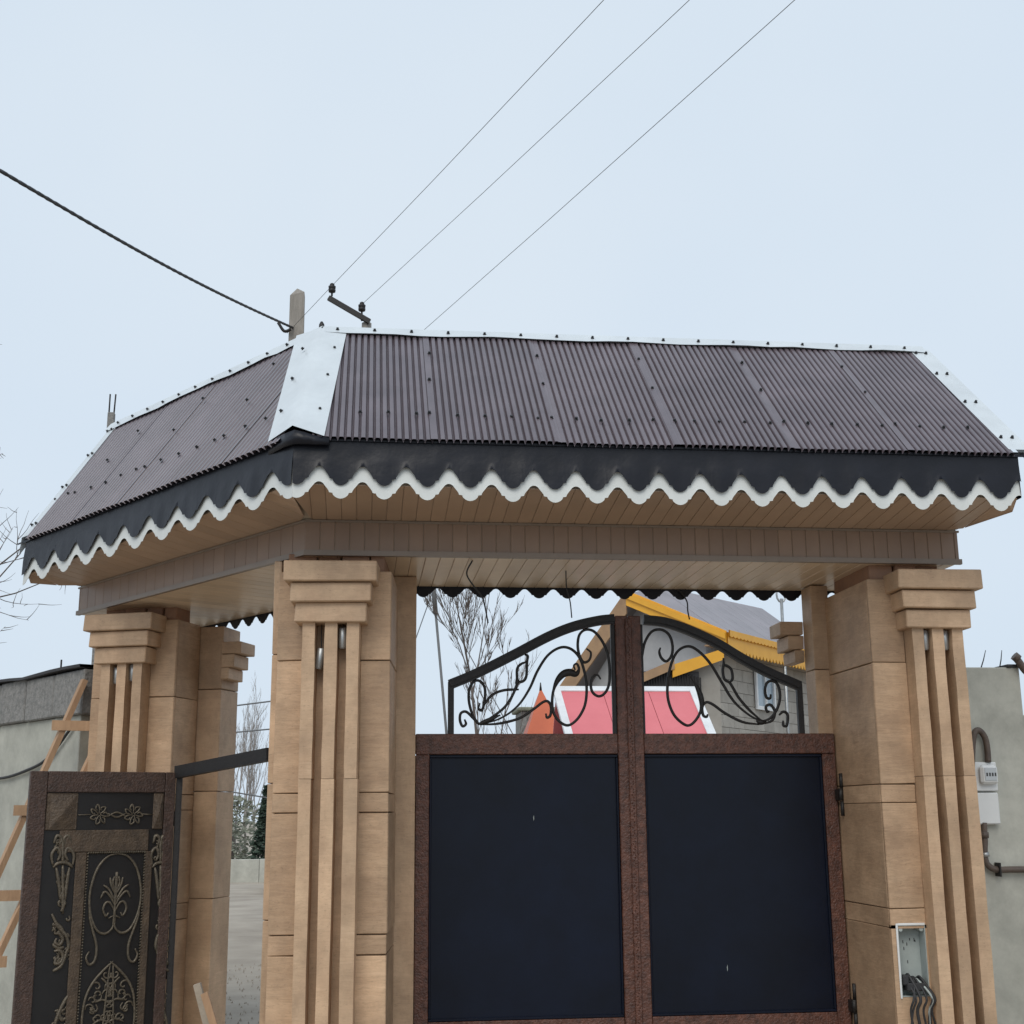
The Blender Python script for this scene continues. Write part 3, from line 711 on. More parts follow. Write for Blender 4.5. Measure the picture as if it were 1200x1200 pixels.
dbox('back_panel', .13, uw-.08, GZ+.19, DZ-.16, -.012, .006, M_blackpanel, c=.002)
u0, zA = du(275, 185); u1, zB = du(610, 310)
fz0, fz1 = zB, zA
dbox('top_panel_frame', .14, u0, fz0-.01, DZ-.17, .007, .022, M_dark_bronze)
dbox('top_panel_frame', u1, uw-.09, fz0-.01, DZ-.17, .007, .022, M_dark_bronze)
def pyramid(ua, ub, za, zb):
    m = MB(); c = ((ua+ub)/2, .055, (za+zb)/2); m.add([MD @ Vector(q) for q in ((ua,.022,za),(ub,.022,za),(ub,.022,zb),(ua,.022,zb),c)], [(0,1,4),(1,2,4),(2,3,4),(3,0,4),(0,3,2,1)])
    m.build('diamond_boss', M_dark_bronze, door)
pyramid(.17, u0-.015, fz0, DZ-.185); pyramid(u1+.01, uw-.10, fz0, DZ-.185)
ui0, zi = du(315, 420); ui1, _ = du(580, 405)
zc = zi
dbox('cross_rail', .235+.02, uw-.2, zc, fz0-.012, .007, .024, M_dark_bronze)
dbox('inner_stile', ui0-.085, ui0, GZ+.21, zc-.002, .007, .026, M_dark_bronze)
dbox('inner_stile', ui1, ui1+.06, GZ+.21, zc-.002, .007, .026, M_dark_bronze)
# beaded edging of the inner panel
for (ua, ub, za, zb) in ((ui0, ui1, zc-.014, zc-.002),):
    m = MB(); k = 26
    for i in range(k):
        u = ua+(ub-ua)*(i+.5)/k; m.tube([MD @ Vector((u, .01, za)), MD @ Vector((u+.004, .03, zb))], .007, 5)
    stuff(m.build('rope_edging', M_bronze, door))
m = MB()
for i in range(84):
    z = zc-.02-i*.0225
    for u in (ui0+.006, ui1-.006): m.tube([MD @ Vector((u, .012, z)), MD @ Vector((u, .03, z+.012))], .006, 5)
stuff(m.build('rope_edging', M_bronze, door))
def orn(paths, name, r=.009, par=door, mirror=None, lift=.016):
    m = MB()
    for pts in paths:
        for mir in ((0, 1) if mirror is not None else (0,)):
            P = []
            for x, y in pts:
                u, z = du(x, y)
                if mir: u = 2*mirror-u
                P.append(MD @ Vector((u, lift, z)))
            P = spline(P, 5) if len(P) > 2 else P
            k = len(P); rs = [r*(.6+.4*min(1, min(i, k-1-i)/max(1, k*.2))) for i in range(k)]
            m.tube(P, rs, 5)
    return m.build(name, M_bronze, par)
ucx, _ = du(445, 600)
# oval scroll (left half drawn, mirrored)
orn([[(460,425),(410,440),(365,490),(335,570),(325,650),(335,720),(360,775),(395,790),(425,770),(437,740)],
     [(325,650),(328,720),(345,790),(358,850),(350,910),(325,930),(310,900),(325,870)]], 'oval_scroll', .011, mirror=ucx)
# plant motif
orn([[(440,755),(440,700),(443,600),(448,510)],
     [(440,690),(420,650),(400,650),(388,680),(400,710),(412,695)],
     [(440,660),(420,620),(395,600),(375,630)], [(440,640),(415,590),(390,570)], [(442,610),(425,570),(420,535)], [(443,600),(432,560),(440,530)],
     [(412,720),(440,705)]], 'plant_motif', .010, mirror=ucx)
# lower medallion
orn([[(433,915),(400,945),(350,1000),(315,1060),(297,1130),(290,1210),(300,1300)]], 'medallion_frame', .011, mirror=ucx)
pth = []
rnd = random.Random(3)
for i in range(34):
    x = 433-rnd.uniform(0, 105); y = rnd.uniform(950, 1330)
    if (433-x) > (y-925)*.75: continue
    rr = rnd.uniform(14, 26); a = rnd.uniform(0, 6)
    pth.append([(x+rr*math.cos(a+q*.9)*(1-q*.13), y+rr*math.sin(a+q*.9)*(1-q*.13)) for q in range(7)])
orn(pth, 'medallion_foliage', .008, mirror=ucx)
orn([[(433,930),(433,1050),(433,1330)], [(433,1060),(400,1010),(380,990)], [(433,1120),(390,1090),(350,1100)], [(433,1200),(380,1180),(340,1200)]], 'medallion_stem', .009, mirror=ucx)
# rosettes in the top panel
def rosette(cx, cy, name):
    ps = []
    for k in range(7):
        a = k*2*PI/7; ps.append([(cx+4*math.cos(a), cy+4*math.sin(a)), (cx+26*math.cos(a+.3), cy+28*math.sin(a+.3)), (cx+42*math.cos(a+.1), cy+46*math.sin(a+.1)), (cx+30*math.cos(a-.3), cy+34*math.sin(a-.3)), (cx+18*math.cos(a-.2), cy+20*math.sin(a-.2))])
    orn(ps, name, .007)
rosette(370, 250, 'rosette'); rosette(525, 250, 'rosette')
orn([[(275,252),(330,250)], [(410,245),(450,262),(490,245)], [(410,258),(450,240),(490,258)], [(565,248),(612,250)]], 'rosette_bar', .008)
# side columns: urn, garland, scrolls
def column(ox, sx, name):
    f_ = lambda pts: [(ox+sx*x, y) for x, y in pts]
    orn([f_(p) for p in ([(-45,480),(-50,430),(-25,400),(-10,430),(-25,460)], [(45,480),(50,430),(25,400),(10,430),(25,460)], [(-40,380),(-25,345),(-5,360),(-15,390)], [(40,380),(25,345),(5,360),(15,390)],
        [(-45,490),(-20,470),(20,470),(45,490)], [(-30,490),(-18,560),(-10,640)], [(30,490),(18,560),(10,640)], [(0,480),(0,560),(0,700)], [(0,350),(0,420),(0,470)],
        [(-15,570),(5,590),(-10,620),(8,650),(-8,690)])], name+'_urn', .0145)
    orn([f_(p) for p in ([(-50,700),(-20,760),(15,800),(25,850),(10,880)], [(-40,790),(-15,790),(0,815),(-15,840),(-35,830),(-28,810)], [(-40,870),(-15,865),(0,890),(-10,920),(-35,925),(-32,900)],
        [(-45,760),(-30,780)], [(25,850),(-5,930),(-45,960)], [(-30,740),(-5,770),(5,800)], [(-45,840),(-20,855),(5,850)])], name+'_scroll', .0145)
    orn([f_(p) for p in ([(30,1060),(0,1110),(-30,1180),(-45,1260)], [(10,1130),(-15,1150),(-5,1180),(15,1170)], [(0,1200),(-25,1215),(-10,1245),(12,1235)])], name+'_tendril', .0145)
column(205, 1, 'side_column'); column(648, -.85, 'side_column')
for (xa, xb, regs) in ((152, 252, ((345, 470), (500, 660), (720, 940), (1080, 1330))), (612, 690, ((345, 470), (500, 640), (700, 850), (1040, 1300)))):
    ps = []
    for ya, yb in regs:
        for q in range(int((yb-ya)*(xb-xa)/1100)):
            x = rnd.uniform(xa+10, xb-10); y = rnd.uniform(ya, yb); rr = rnd.uniform(7, 14); a = rnd.uniform(0, 6)
            if (500 < y < 660) and abs(x-(xa+xb)/2) > 18: continue
            ps.append([(x+rr*math.cos(a+k*1.0)*(1-k*.14), y+rr*1.2*math.sin(a+k*1.0)*(1-k*.14)) for k in range(6)])
    orn(ps, 'column_foliage', .009, lift=.012)
# frame the door hung from: black post and header bar
fr = empty('door_frame', (-1.47, 1.62, 0), 0, 'black steel wicket frame bar spanning from the left pillar to the bend pillar', 'door frame')
pj = onY(211, 905, 1.60)
MB().cbox((-1.522, 1.55, GZ), (-1.475, 1.605, 1.99), .004).build('post', M_iron, fr)
q0 = onY(208, 905, 1.56); q1 = onY(316, 884, .55)
db = (q1-q0).normalized(); nb = Vector((db.y, -db.x, 0)).normalized(); ub = nb.cross(db); ub = ub if ub.z > 0 else -ub
mb = MB(); vs = []
for p in (q0, q1):
    for (a, b) in ((-1,-1),(1,-1),(1,1),(-1,1)): vs.append(p+nb*.03*a+ub*.05*b)
mb.add(vs, [(0,1,2,3),(4,5,6,7)]+[(i,(i+1) % 4,4+(i+1) % 4,4+i) for i in range(4)]); mb.build('header_bar', M_iron, fr)
for z in (1.6, .4): MB().tube([(-1.535, 1.545, z-.06), (-1.535, 1.545, z+.06)], .014, 8).build('hinge', M_iron, fr)

# ------------------------------------------------------------------ boundary walls
WL0 = Vector((-2.52, 2.28, 0))
wl = empty('boundary_wall', WL0, 0, 'green grey rendered wall with rough concrete coping behind the timber ladder', 'wall')
def wquad(s0, s1, y0, y1, z0, z1, m, name, par=wl, c=.006, jit=.0):
    M = Matrix(((W.x, NIN.x, 0, WL0.x), (W.y, NIN.y, 0, WL0.y), (0,0,1,0), (0,0,0,1)))
    return MB().cbox((s0, y0, z0), (s1, y1, z1), c, M, jit).build(name, m, par)
wquad(-.1, 12, 0, .2, GZ-.02, 2.50, M_conc, 'wall_face')
s = -.2; k = 0
while s < 12:
    w = .62
    wquad(s, s+w-.022, -.05, .26, 2.502, 2.895+random.uniform(-.008, .008), M_rough, 'coping_block', jit=.006, c=.012); s += w
mb = MB(); pts = []
M_ = Matrix(((W.x, NIN.x, 0, WL0.x), (W.y, NIN.y, 0, WL0.y), (0,0,1,0), (0,0,0,1)))
for i in range(40):
    s = -.2+i*.31; z = 2.905+.012*math.sin(i*1.3)+random.uniform(0, .012)
    pts += [M_ @ Vector((s, -.09+random.uniform(-.015,.015), z-.004)), M_ @ Vector((s, .3, z)), M_ @ Vector((s, .3, z+.025)), M_ @ Vector((s, -.09, z+.022))]
mb.add(pts, [(4*i+j, 4*i+4+j, 4*i+4+(j+1) % 4, 4*i+(j+1) % 4) for i in range(39) for j in range(4)]); mb.build('capping_sheet', M_mem, wl)
# cable hanging on that wall
mb = MB(); mb.tube(spline([M_ @ Vector(p) for p in ((4.0,-.03,2.2),(2.6,-.03,2.06),(1.6,-.03,1.99),(.9,-.03,2.05),(.45,-.03,2.15),(.0,-.03,2.40))], 6), .014, 6)
tag(mb.build('wall_cable', M_wire), 'black cable sagging along the green grey wall behind the ladder', 'cable')
mb = MB(); p = M_ @ Vector((.62, .1, 2.9)); mb.tube([p, p+Vector((0,0,.16))], .009, 5)
tag(mb.build('wall_spike', M_wire), 'short dark metal pin standing on the rough concrete coping', 'pin')

RWY = .8
wr = empty('boundary_wall', (6, RWY, 0), 0, 'grey green rendered wall carrying the white meter beside the right pillar', 'wall')
MB().cbox((4.30, RWY, GZ-.02), (5.575, RWY+.2, 2.80), .008).build('wall_face', M_conc, wr)
MB().cbox((5.578, RWY+.04, GZ-.02), (9, RWY+.2, 2.40), .008).build('wall_face', M_conc, wr)
MB().cbox((5.46, RWY-.02, 2.802), (5.62, RWY+.22, 2.825), .004).build('capping', M_mem, wr)
ps = empty('steel_post', (5.66, RWY-.05, 0), 0, 'dark brown steel post with a bent top past the meter wall', 'post')
t0 = onY(1189, 769, RWY-.06); 
MB().tube(spline([Vector((5.72, RWY-.06, GZ)), Vector((5.715, RWY-.06, 1.6)), Vector((5.70, RWY-.06, 2.55)), onY(1199, 783, RWY-.06), onY(1189, 769, RWY-.06)], 6), .032, 8).build('post_tube', M_pipe, ps)
MB().tube([t0+Vector((-.004,0,.004)), t0+Vector((.03,0,-.025))], .04, 8).build('end_collar', M_pipe, ps)
for px, tx in ((1149, 1155), (1171, 1174)):
    a = onY(px, 784, RWY+.1); b = onY(tx, 762, RWY+.1); a.z = 2.79
    tag(MB().tube([a, a.lerp(b, .5)+Vector((.004,0,0)), b], [.006, .005, .003], 5).build('wall_rod', M_wire), 'thin rod sticking up from the top of the meter wall', 'rod', 'rods on the meter wall')
# electricity meter
mt = empty('electricity_meter', (5.22, RWY, 1.77), 0, 'white meter box with dial fixed to the wall beside the right pillar', 'meter')
def mpx(x0, x1, y0, y1):
    a = onY(x0, y0, RWY-.06); b = onY(x1, y1, RWY-.06); return a.x, b.x, b.z, a.z
x0, x1, z0, z1 = mpx(1141, 1171, 893, 927)
MB().cbox((x0, RWY-.05, z0), (x1, RWY-.001, z1), .008).build('meter_base', M_plastic, mt)
x0, x1, zz0, zz1 = mpx(1141, 1173, 929, 966)
MB().cbox((x0, RWY-.065, zz0), (x1, RWY-.001, zz1), .01).build('terminal_cover', M_plastic, mt)
x0, x1, z0, z1 = mpx(1146, 1168, 897, 919)
bd = MB().cbox((x0, RWY-.11, z0), (x1, RWY-.051, z1), .02).build('meter_body', M_plastic, mt)
x0, x1, z0, z1 = mpx(1150, 1165, 900, 915)
wn = MB().cbox((x0, RWY-.115, z0), (x1, RWY-.1105, z1), .002).build('dial_window', M_glass, bd)
for i in range(4):
    xx = x0+.012+i*.024; MB().box((xx, RWY-.1165, (z0+z1)/2-.016), (xx+.014, RWY-.1155, (z0+z1)/2+.012)).build('dial_digit', M_print, wn)
pp = [onY(x, y, RWY-.05) for x, y in ((1158,893),(1157,878),(1154,864),(1147,856),(1141,862),(1139,890),(1139,930))]
tag(MB().tube(spline(pp, 6), .027, 8).build('conduit', M_pipe), 'brown bent conduit arching into the top of the white meter', 'pipe')
pp = [onY(x, y, RWY-.05) for x, y in ((1153,964),(1154,985),(1154,1003),(1158,1014),(1168,1019),(1185,1019),(1215,1019),(1300,1019))]
pq = empty('water_pipe', pp[3], 0, 'brown pipe bending out below the white meter along the wall', 'pipe')
MB().tube(spline(pp, 6), .026, 8).build('pipe_run', M_pipe, pq)
MB().tube([onY(1153.5, 975, RWY-.05), onY(1153.8, 982, RWY-.05)], .036, 8).build('coupling', M_pipe, pq)
MB().tube([onY(1154, 999, RWY-.05), onY(1155, 1004, RWY-.05)], .034, 8).build('coupling', M_steel, pq)
c = onY(1170, 1019, RWY-.05); MB().cbox((c.x-.008, RWY-.09, c.z-.055), (c.x+.008, RWY-.001, c.z+.055), .003).build('pipe_clip', M_iron, pq)

# junction box let into the right pillar, with loose wires
FY = -.63
jb = empty('junction_box', (3.86, FY, .4), 0, 'open grey junction box in the front of the right pillar', 'junction box')
bx0, bx1, bz0, bz1 = 3.742, 3.945, .36, .835
MB().cbox((bx0, FY+.098, bz0), (bx1, FY+.106, bz1), .001).build('box_back', M_grey, jb)
for lo, hi in (((bx0, FY-.004, bz0), (bx0+.007, FY+.097, bz1)), ((bx1-.007, FY-.004, bz0), (bx1, FY+.097, bz1)), ((bx0+.008, FY-.004, bz1-.007), (bx1-.008, FY+.097, bz1)), ((bx0+.008, FY-.004, bz0), (bx1-.008, FY+.097, bz0+.007))):
    MB().cbox(lo, hi, .001).build('box_side', M_grey, jb)
for lo, hi in (((bx0-.012, FY-.011, bz0-.01), (bx0+.003, FY-.0045, bz1+.01)), ((bx0+.004, FY-.011, bz1-.003), (bx1-.002, FY-.0045, bz1+.012))):
    MB().cbox(lo, hi, .002, jit=.0015).build('box_rim', M_plastic, jb)
for x in (bx0+.026, bx1-.026): MB().tube([(x, FY+.097, bz1-.03), (x, FY+.002, bz1-.03)], .014, 10).build('screw_lug', M_grey, jb)
for k in range(7):
    x = random.uniform(bx0+.04, bx1-.04); z = random.uniform(bz0+.15, bz1-.1)
    MB().cbox((x, FY+.0955, z), (x+.006, FY+.0985, z+random.uniform(.008, .025)), .001).build('mark', M_print, jb)
wv = empty('loose_wires', (3.82, FY, .4), 0, 'bundle of loose black wires hanging out of the grey junction box', 'wires')
for k in range(8):
    x = random.uniform(bx0+.03, bx1-.03); x2 = x+random.uniform(-.03, .05)
    P = spline([Vector((x, FY+.095, .46+random.uniform(-.03,.06))), Vector((x+random.uniform(-.03,.03), FY+.0, .47+random.uniform(-.02,.03))), Vector((x2+.02, FY-.07, .36)), Vector((x2, FY-.05, .27)), Vector((x2+random.uniform(-.03,.05), FY-.035, .1))], 6)
    MB().tube(P, .008 if k else .012, 6).build('wire', M_wire if k != 2 else M_grey, wv)
MB().cbox((bx0+.03, FY-.045, .40), (bx1-.04, FY+.05, .455), .008).build('terminal_block', M_wire, wv)
MB().cbox((bx0+.010, FY-.03, .44), (bx0+.05, FY+.04, .505), .006).build('terminal_block', M_wire, wv)

# timber ladder at the left wall
ld = empty('timber_ladder', (-3.1, .9, 0), 0, 'rough timber ladder leaning against the green grey wall behind the wicket door', 'ladder')
tA = M_ @ Vector((.16, -.10, 2.86)); tB = M_ @ Vector((-.06, -.5, 2.55))
gA = onZ(-72, 1208, 0); gA = onY(-66, 1180, 1.35); gA.z = 0
def bar(p, q, w, h, m, name, par, side=None):
    d = (q-p).normalized(); a = (side or Zv).cross(d).normalized(); b = d.cross(a)
    vs = []
    for pt in (p, q):
        for (i, j) in ((-1,-1),(1,-1),(1,1),(-1,1)): vs.append(pt+a*w*i*.5+b*h*j*.5)
    o_ = MB().add(vs, [(0,1,2,3),(4,5,6,7)]+[(i,(i+1) % 4,4+(i+1) % 4,4+i) for i in range(4)]).build(name, m, par); return o_
offB = Vector((.24, .06, 0))
topA, botA = onP(99, 797, WL0-NIN*.06, NIN), None
d1 = ray(3, 1012); botA = CAM+d1*((1.75-CAM.y)/d1.y)
dirA = (botA-topA); botA = topA+dirA*((topA.z-GZ)/(-dirA.z))
bar(topA, botA, .075, .045, M_wood, 'rail', ld)
topB = topA+offB+Vector((0,0,-.28)); botB = botA+offB
bar(topB, botB, .075, .045, M_wood, 'rail', ld)
for v in (.13, .36, .58, .745, .9):
    a = topA.lerp(botA, v)-dirA.normalized()*0; 
    zz = a.z; tb = (topA.z-zz)/(topA.z-botA.z); b = topB.lerp(botB, (topB.z-zz)/(topB.z-botB.z)) if zz < topB.z else a+offB
    dirr = (b-a).normalized(); fwd = Vector((0,-.045,.0))
    bar(a-dirr*.09+fwd, b+dirr*.10+fwd, .035, .085, M_wood, 'rung', ld)

# split wooden post end in the wicket opening
wp = empty('wooden_prop', (-1.02, .2, 0), 0, 'weathered split timber prop standing in the wicket opening', 'prop')
b1_ = onY(231, 1153, .2); b2_ = onY(247, 1205, .2); 
base = Vector((b2_.x+.12, .2, GZ))
bar(b1_, base, .07, .05, M_wood2, 'timber', wp); bar(b1_+Vector((.055,-.02,-.06)), base+Vector((.07,-.02,0)), .04, .05, M_wood, 'timber', wp)

# ------------------------------------------------------------------ wires from the ceiling
def wire(pts, r, m, name, label, cat, group=None, n=5):
    o = MB().tube(spline(pts, 8) if len(pts) > 2 else pts, r, n).build(name, m); tag(o, label, cat, group); return o
c0 = onZ(548, 658, 3.405); 
wire([onZ(554, 656, 3.41), onY(547, 672, c0.y), onY(556, 688, c0.y+.1), onY(566, 702, c0.y+.2), onY(572, 730, c0.y+.3)], .006, M_wire, 'ceiling_wire', 'kinked black wire hanging from the canopy ceiling near the bend pillar', 'wire')
c0 = onZ(663, 672, 3.405)
wire([onZ(663, 668, 3.41), onY(664, 690, c0.y), onY(668, 705, c0.y), onY(670, 724, c0.y)], .005, M_wire, 'ceiling_wire', 'straight black wire dropping from the canopy ceiling over the left gate leaf', 'wire')
c0 = onZ(790, 691, 3.405)
wire([onZ(790, 690, 3.41), onY(798, 694, .57), onY(805, 705, .57), onY(806, 716, .57), onY(808, 726, .57)], .006, M_wire, 'ceiling_wire', 'short bent black wire hanging at the rear canopy edge over the right gate leaf', 'wire')
wire([onZ(261, 736, 3.41), onY(268, 742, 2.8), onY(272, 748, 2.8), onY(277, 757, 2.8)], .006, M_wire, 'ceiling_wire', 'short curled wire hanging from the rear canopy edge over the wicket', 'wire')

# ------------------------------------------------------------------ utility poles and overhead lines
PY = 14.
pt = onY(349, 338, PY)
pole = empty('concrete_pole', (pt.x, PY, 0), 0, 'square concrete pole top rising behind the bend of the canopy', 'pole')
mb = MB(); h0, h1 = .17, .135; zt_ = pt.z
mb.add([(pt.x-h0,PY-h0,GZ),(pt.x+h0,PY-h0,GZ),(pt.x+h0,PY+h0,GZ),(pt.x-h0,PY+h0,GZ),(pt.x-h1,PY-h1,zt_-.2),(pt.x+h1,PY-h1,zt_-.12),(pt.x+h1,PY+h1,zt_-.12),(pt.x-h1,PY+h1,zt_-.2),(pt.x-.01,PY,zt_)],
       [(0,1,5,4),(1,2,6,5),(2,3,7,6),(3,0,4,7),(4,5,8),(5,6,8),(6,7,8),(7,4,8),(3,2,1,0)]); mb.build('pole_shaft', M_polec, pole)
PY2 = 12.
ip = empty('insulator_pole', (onY(440, 378, PY2).x, PY2, 0), 0, 'steel line pole with slanted arm carrying black insulators behind the canopy ridge', 'pole')
pa = onY(385, 349, PY2); pb = onY(428, 374, PY2); pc = pb+(pb-pa)*.12
px_ = pb+(pb-pa)*.5
px_ = pb+(pb-pa)*.04
MB().tube([Vector((px_.x, PY2+.12, GZ)), Vector((px_.x, PY2+.12, px_.z-.02))], .09, 10).build('pole_shaft', M_polec, ip)
bar(pa, pc, .07, .085, M_iron, 'cross_arm', ip)
INS = []
for px, py in ((389, 344), (424, 366), (481, 410)):
    b_ = onY(px, py, PY2)
    h = .17
    prof = [(.012,-.05),(.014,.02),(.045,.03),(.05,.07),(.035,.085),(.048,.10),(.05,.14),(.03,.155),(.032,.18),(.02,.20)]
    MB().tube([b_+Vector((0,0,z*.95)) for r_, z in prof], [r_*1.35 for r_, z in prof], 10).build('insulator', M_iron, ip); INS.append(b_+Vector((0,0,.15)))
MB().tube([onY(424, 376, PY2), onY(424, 360, PY2)], .02, 6).build('insulator_pin', M_iron, ip)
MB().tube([onY(377, 392, PY2), onY(377, 383, PY2), onY(377, 380, PY2), onY(377, 377, PY2)], [.045, .05, .045, .02], 8).build('insulator', M_iron, ip)
tg = ((705, 0), (805, 0), (928, 0))
nm = ('leftmost', 'middle', 'rightmost')
for i, (p, q) in enumerate(zip(INS, tg)):
    e = onZ(q[0], q[1], p.z+.3); f_ = p+(e-p)*1.6
    st = p - (e-p).normalized()*(2.4 if i == 0 else .0)
    o = MB().tube([st, p, p.lerp(f_, .3)-Vector((0,0,.03)), p.lerp(f_, .6)-Vector((0,0,.03)), f_], .0055, 4).build('overhead_wire', M_wireg)
    tag(o, ('thin overhead wire leaving the upper end insulator on the slanted arm', 'thin overhead wire leaving the insulator beside the arm bolt', 'thin overhead wire running from behind the canopy ridge, lowest of three')[i], 'wire', 'three overhead wires')
q0 = onY(343, 384, PY-.15); q1 = onY(0, 200, 5.)
q2 = q0+(q1-q0)*1.7
sc_ = MB(); CN = 160
for st in (0, PI):
    P_ = []
    for i in range(CN+1):
        u = i/CN; p = q0.lerp(q2, u)-Vector((0,0,.10*math.sin(PI*min(1, u*1.7)))); a = u*260+st
        P_.append(p+Vector((.006*math.cos(a), 0, .006*math.sin(a))))
    sc_.tube(P_, .021, 5)
tag(sc_.build('service_cable', M_wire), 'thick twisted black service cable running to the concrete pole', 'cable')
MB().tube(spline([onY(326, 378, PY-.2), onY(333, 388, PY-.2), onY(341, 386, PY-.2)], 5), .03, 6).build('cable_clamp', M_iron, pole)
# far post with bare reinforcement behind the wing roof
fp = onY(132, 462, 9)
rp = empty('rebar_post', (fp.x, 9, 0), 0, 'concrete post with two bare rebar ends behind the left roof slope', 'post')
MB().cbox((fp.x-.045, 8.95, GZ), (fp.x+.05, 9.05, onY(132, 484, 9).z), .008).build('post_shaft', M_rough, rp)
for dx in (-.035, .035): MB().tube([(fp.x+dx, 9, onY(132, 486, 9).z), (fp.x+dx+.01*(dx > 0), 9, fp.z)], .012, 5).build('rebar', M_iron, rp)

# ------------------------------------------------------------------ trees
def bare_tree(name, label, base, height, seed, m, spread=.5, group=None, cat='tree', levels=4, trunk_r=.12, up=.5, bend=None, nb=5):
    rn = random.Random(seed); root = empty(name, base, 0, label, cat, group)
    trunk = MB(); twigs = MB()
    def grow(p, d, L, r, lv, first):
        pts = [p]; k = 5; dd_ = d.copy()
        for i in range(k):
            dd_ = (dd_+Vector((rn.uniform(-1,1), rn.uniform(-1,1), rn.uniform(-.4,.8)))*.16+Vector((0,0,up*.08))).normalized()
            pts.append(pts[-1]+dd_*L/k)
        rs = [r*(1-.72*i/k) for i in range(k+1)]
        (trunk if first else twigs).tube(pts, rs, 7 if first else (5 if r > .02 else 3), caps=False)
        if lv == 0: return
        n_ = nb+rn.randint(-1, 2) + (4 if first else 0)
        for i in range(n_):
            f_ = rn.uniform(.28 if first else .15, 1.0); j = min(int(f_*k), k-1); q = pts[j].lerp(pts[j+1], f_*k-j)
            ax = (pts[j+1]-pts[j]).normalized(); a = rn.uniform(0, 2*PI); o1 = ax.orthogonal().normalized(); o2 = ax.cross(o1)
            nd = (ax*(1-spread*.6)+(o1*math.cos(a)+o2*math.sin(a))*spread*rn.uniform(.7,1.3)+Vector((0,0,up*.25))).normalized()
            grow(q, nd, L*rn.uniform(.38,.62)*(1.1-f_*.4), max(rs[j]*.55, .0055), lv-1, False)
    grow(Vector(base), Vector((bend or (0,0,1))).normalized(), height*.72, trunk_r, levels, True)
    trunk.build('trunk', m, root, fix=False); twigs.build('crown', m, root, fix=False)
    return root
b = onY(566, 850, 13); bare_tree('bare_tree', 'tall bare tree with upright stems seen above the left gate leaf', (b.x+.15, 13, GZ), 7.4, 4, M_bark, .38, levels=4, trunk_r=.045, up=.85, nb=5)
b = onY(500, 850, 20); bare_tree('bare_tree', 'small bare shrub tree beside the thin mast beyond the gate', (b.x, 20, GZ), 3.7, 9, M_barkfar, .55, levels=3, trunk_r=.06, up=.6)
# near tree off to the left whose branches enter the picture
bare_tree('bare_tree', 'bare branches of the tree standing beside the left end of the canopy', (-5.75, 4.2, GZ), 8.9, 21, M_bark, .75, levels=4, trunk_r=.14, up=.25)
# beyond the wicket
for i, (px, Y, h, sd_) in enumerate(((270, 40, 6.0, 2), (280, 44, 7.5, 5), (289, 41, 6.5, 8), (299, 46, 7.0, 12), (259, 48, 6, 15))):
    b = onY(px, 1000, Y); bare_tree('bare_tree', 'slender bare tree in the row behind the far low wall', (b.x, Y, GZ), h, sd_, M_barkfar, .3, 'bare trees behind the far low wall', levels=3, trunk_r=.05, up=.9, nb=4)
def leafy(name, label, c, rx, rz, n_, m, cone, seed, cat, ls=.12):
    rn = random.Random(seed); root = empty(name, (c.x, c.y, GZ), 0, label, cat); mb_ = MB()
    for i in range(n_):
        h = rn.random(); rad = rx*((1-h)*.95+.05 if cone else math.sqrt(max(.02, 1-(2*h-1)**2)))*math.sqrt(rn.random())*rn.uniform(.8,1.1)
        a = rn.uniform(0, 2*PI); p = Vector((c.x+rad*math.cos(a), c.y+rad*math.sin(a), .25+GZ+h*rz))
        d1_ = Vector((rn.uniform(-1,1), rn.uniform(-1,1), rn.uniform(-.6,.6))).normalized()*ls*rn.uniform(.5,1.3); d2_ = d1_.orthogonal().normalized()*ls*.4
        mb_.add([p-d1_, p+d2_, p+d1_, p-d2_], [(0,1,2,3)])
    mb_.build('crown', m, root, fix=False); MB().tube([(c.x,c.y,GZ),(c.x,c.y,GZ+rz*.8)], [rx*.08+.03,.02], 6).build('trunk', M_bark, root); return root
c = onY(303, 1000, 36); leafy('conifer_tree', 'dark evergreen tree behind the far low wall beyond the wicket', Vector((c.x+.2, 36, 0)), 0.6, 2.7, 1500, M_leaf, True, 3, 'tree')
c = onY(271, 1000, 39); leafy('scrub_bush', 'grey green scrub behind the far low wall beyond the wicket', Vector((c.x, 39, 0)), 1.5, 2.4, 1300, M_bush, False, 6, 'bush')
c = onY(248, 1000, 41); leafy('scrub_bush', 'dull green bush at the near pillar side of the far low wall', Vector((c.x-.3, 41, 0)), 1.5, 2.2, 1300, M_bush, False, 16, 'bush')
# far low wall
lw = empty('low_wall', (-4, 32, GZ), 0, 'low pale concrete wall at the far side of the yard beyond the wicket', 'wall')
for i in range(9): MB().cbox((-13+i*2.0, 32+.0, GZ-.05), (-11.01+i*2.0, 32.2, GZ+.68+random.uniform(-.01,.01)), .01).build('wall_panel', M_conc, lw)
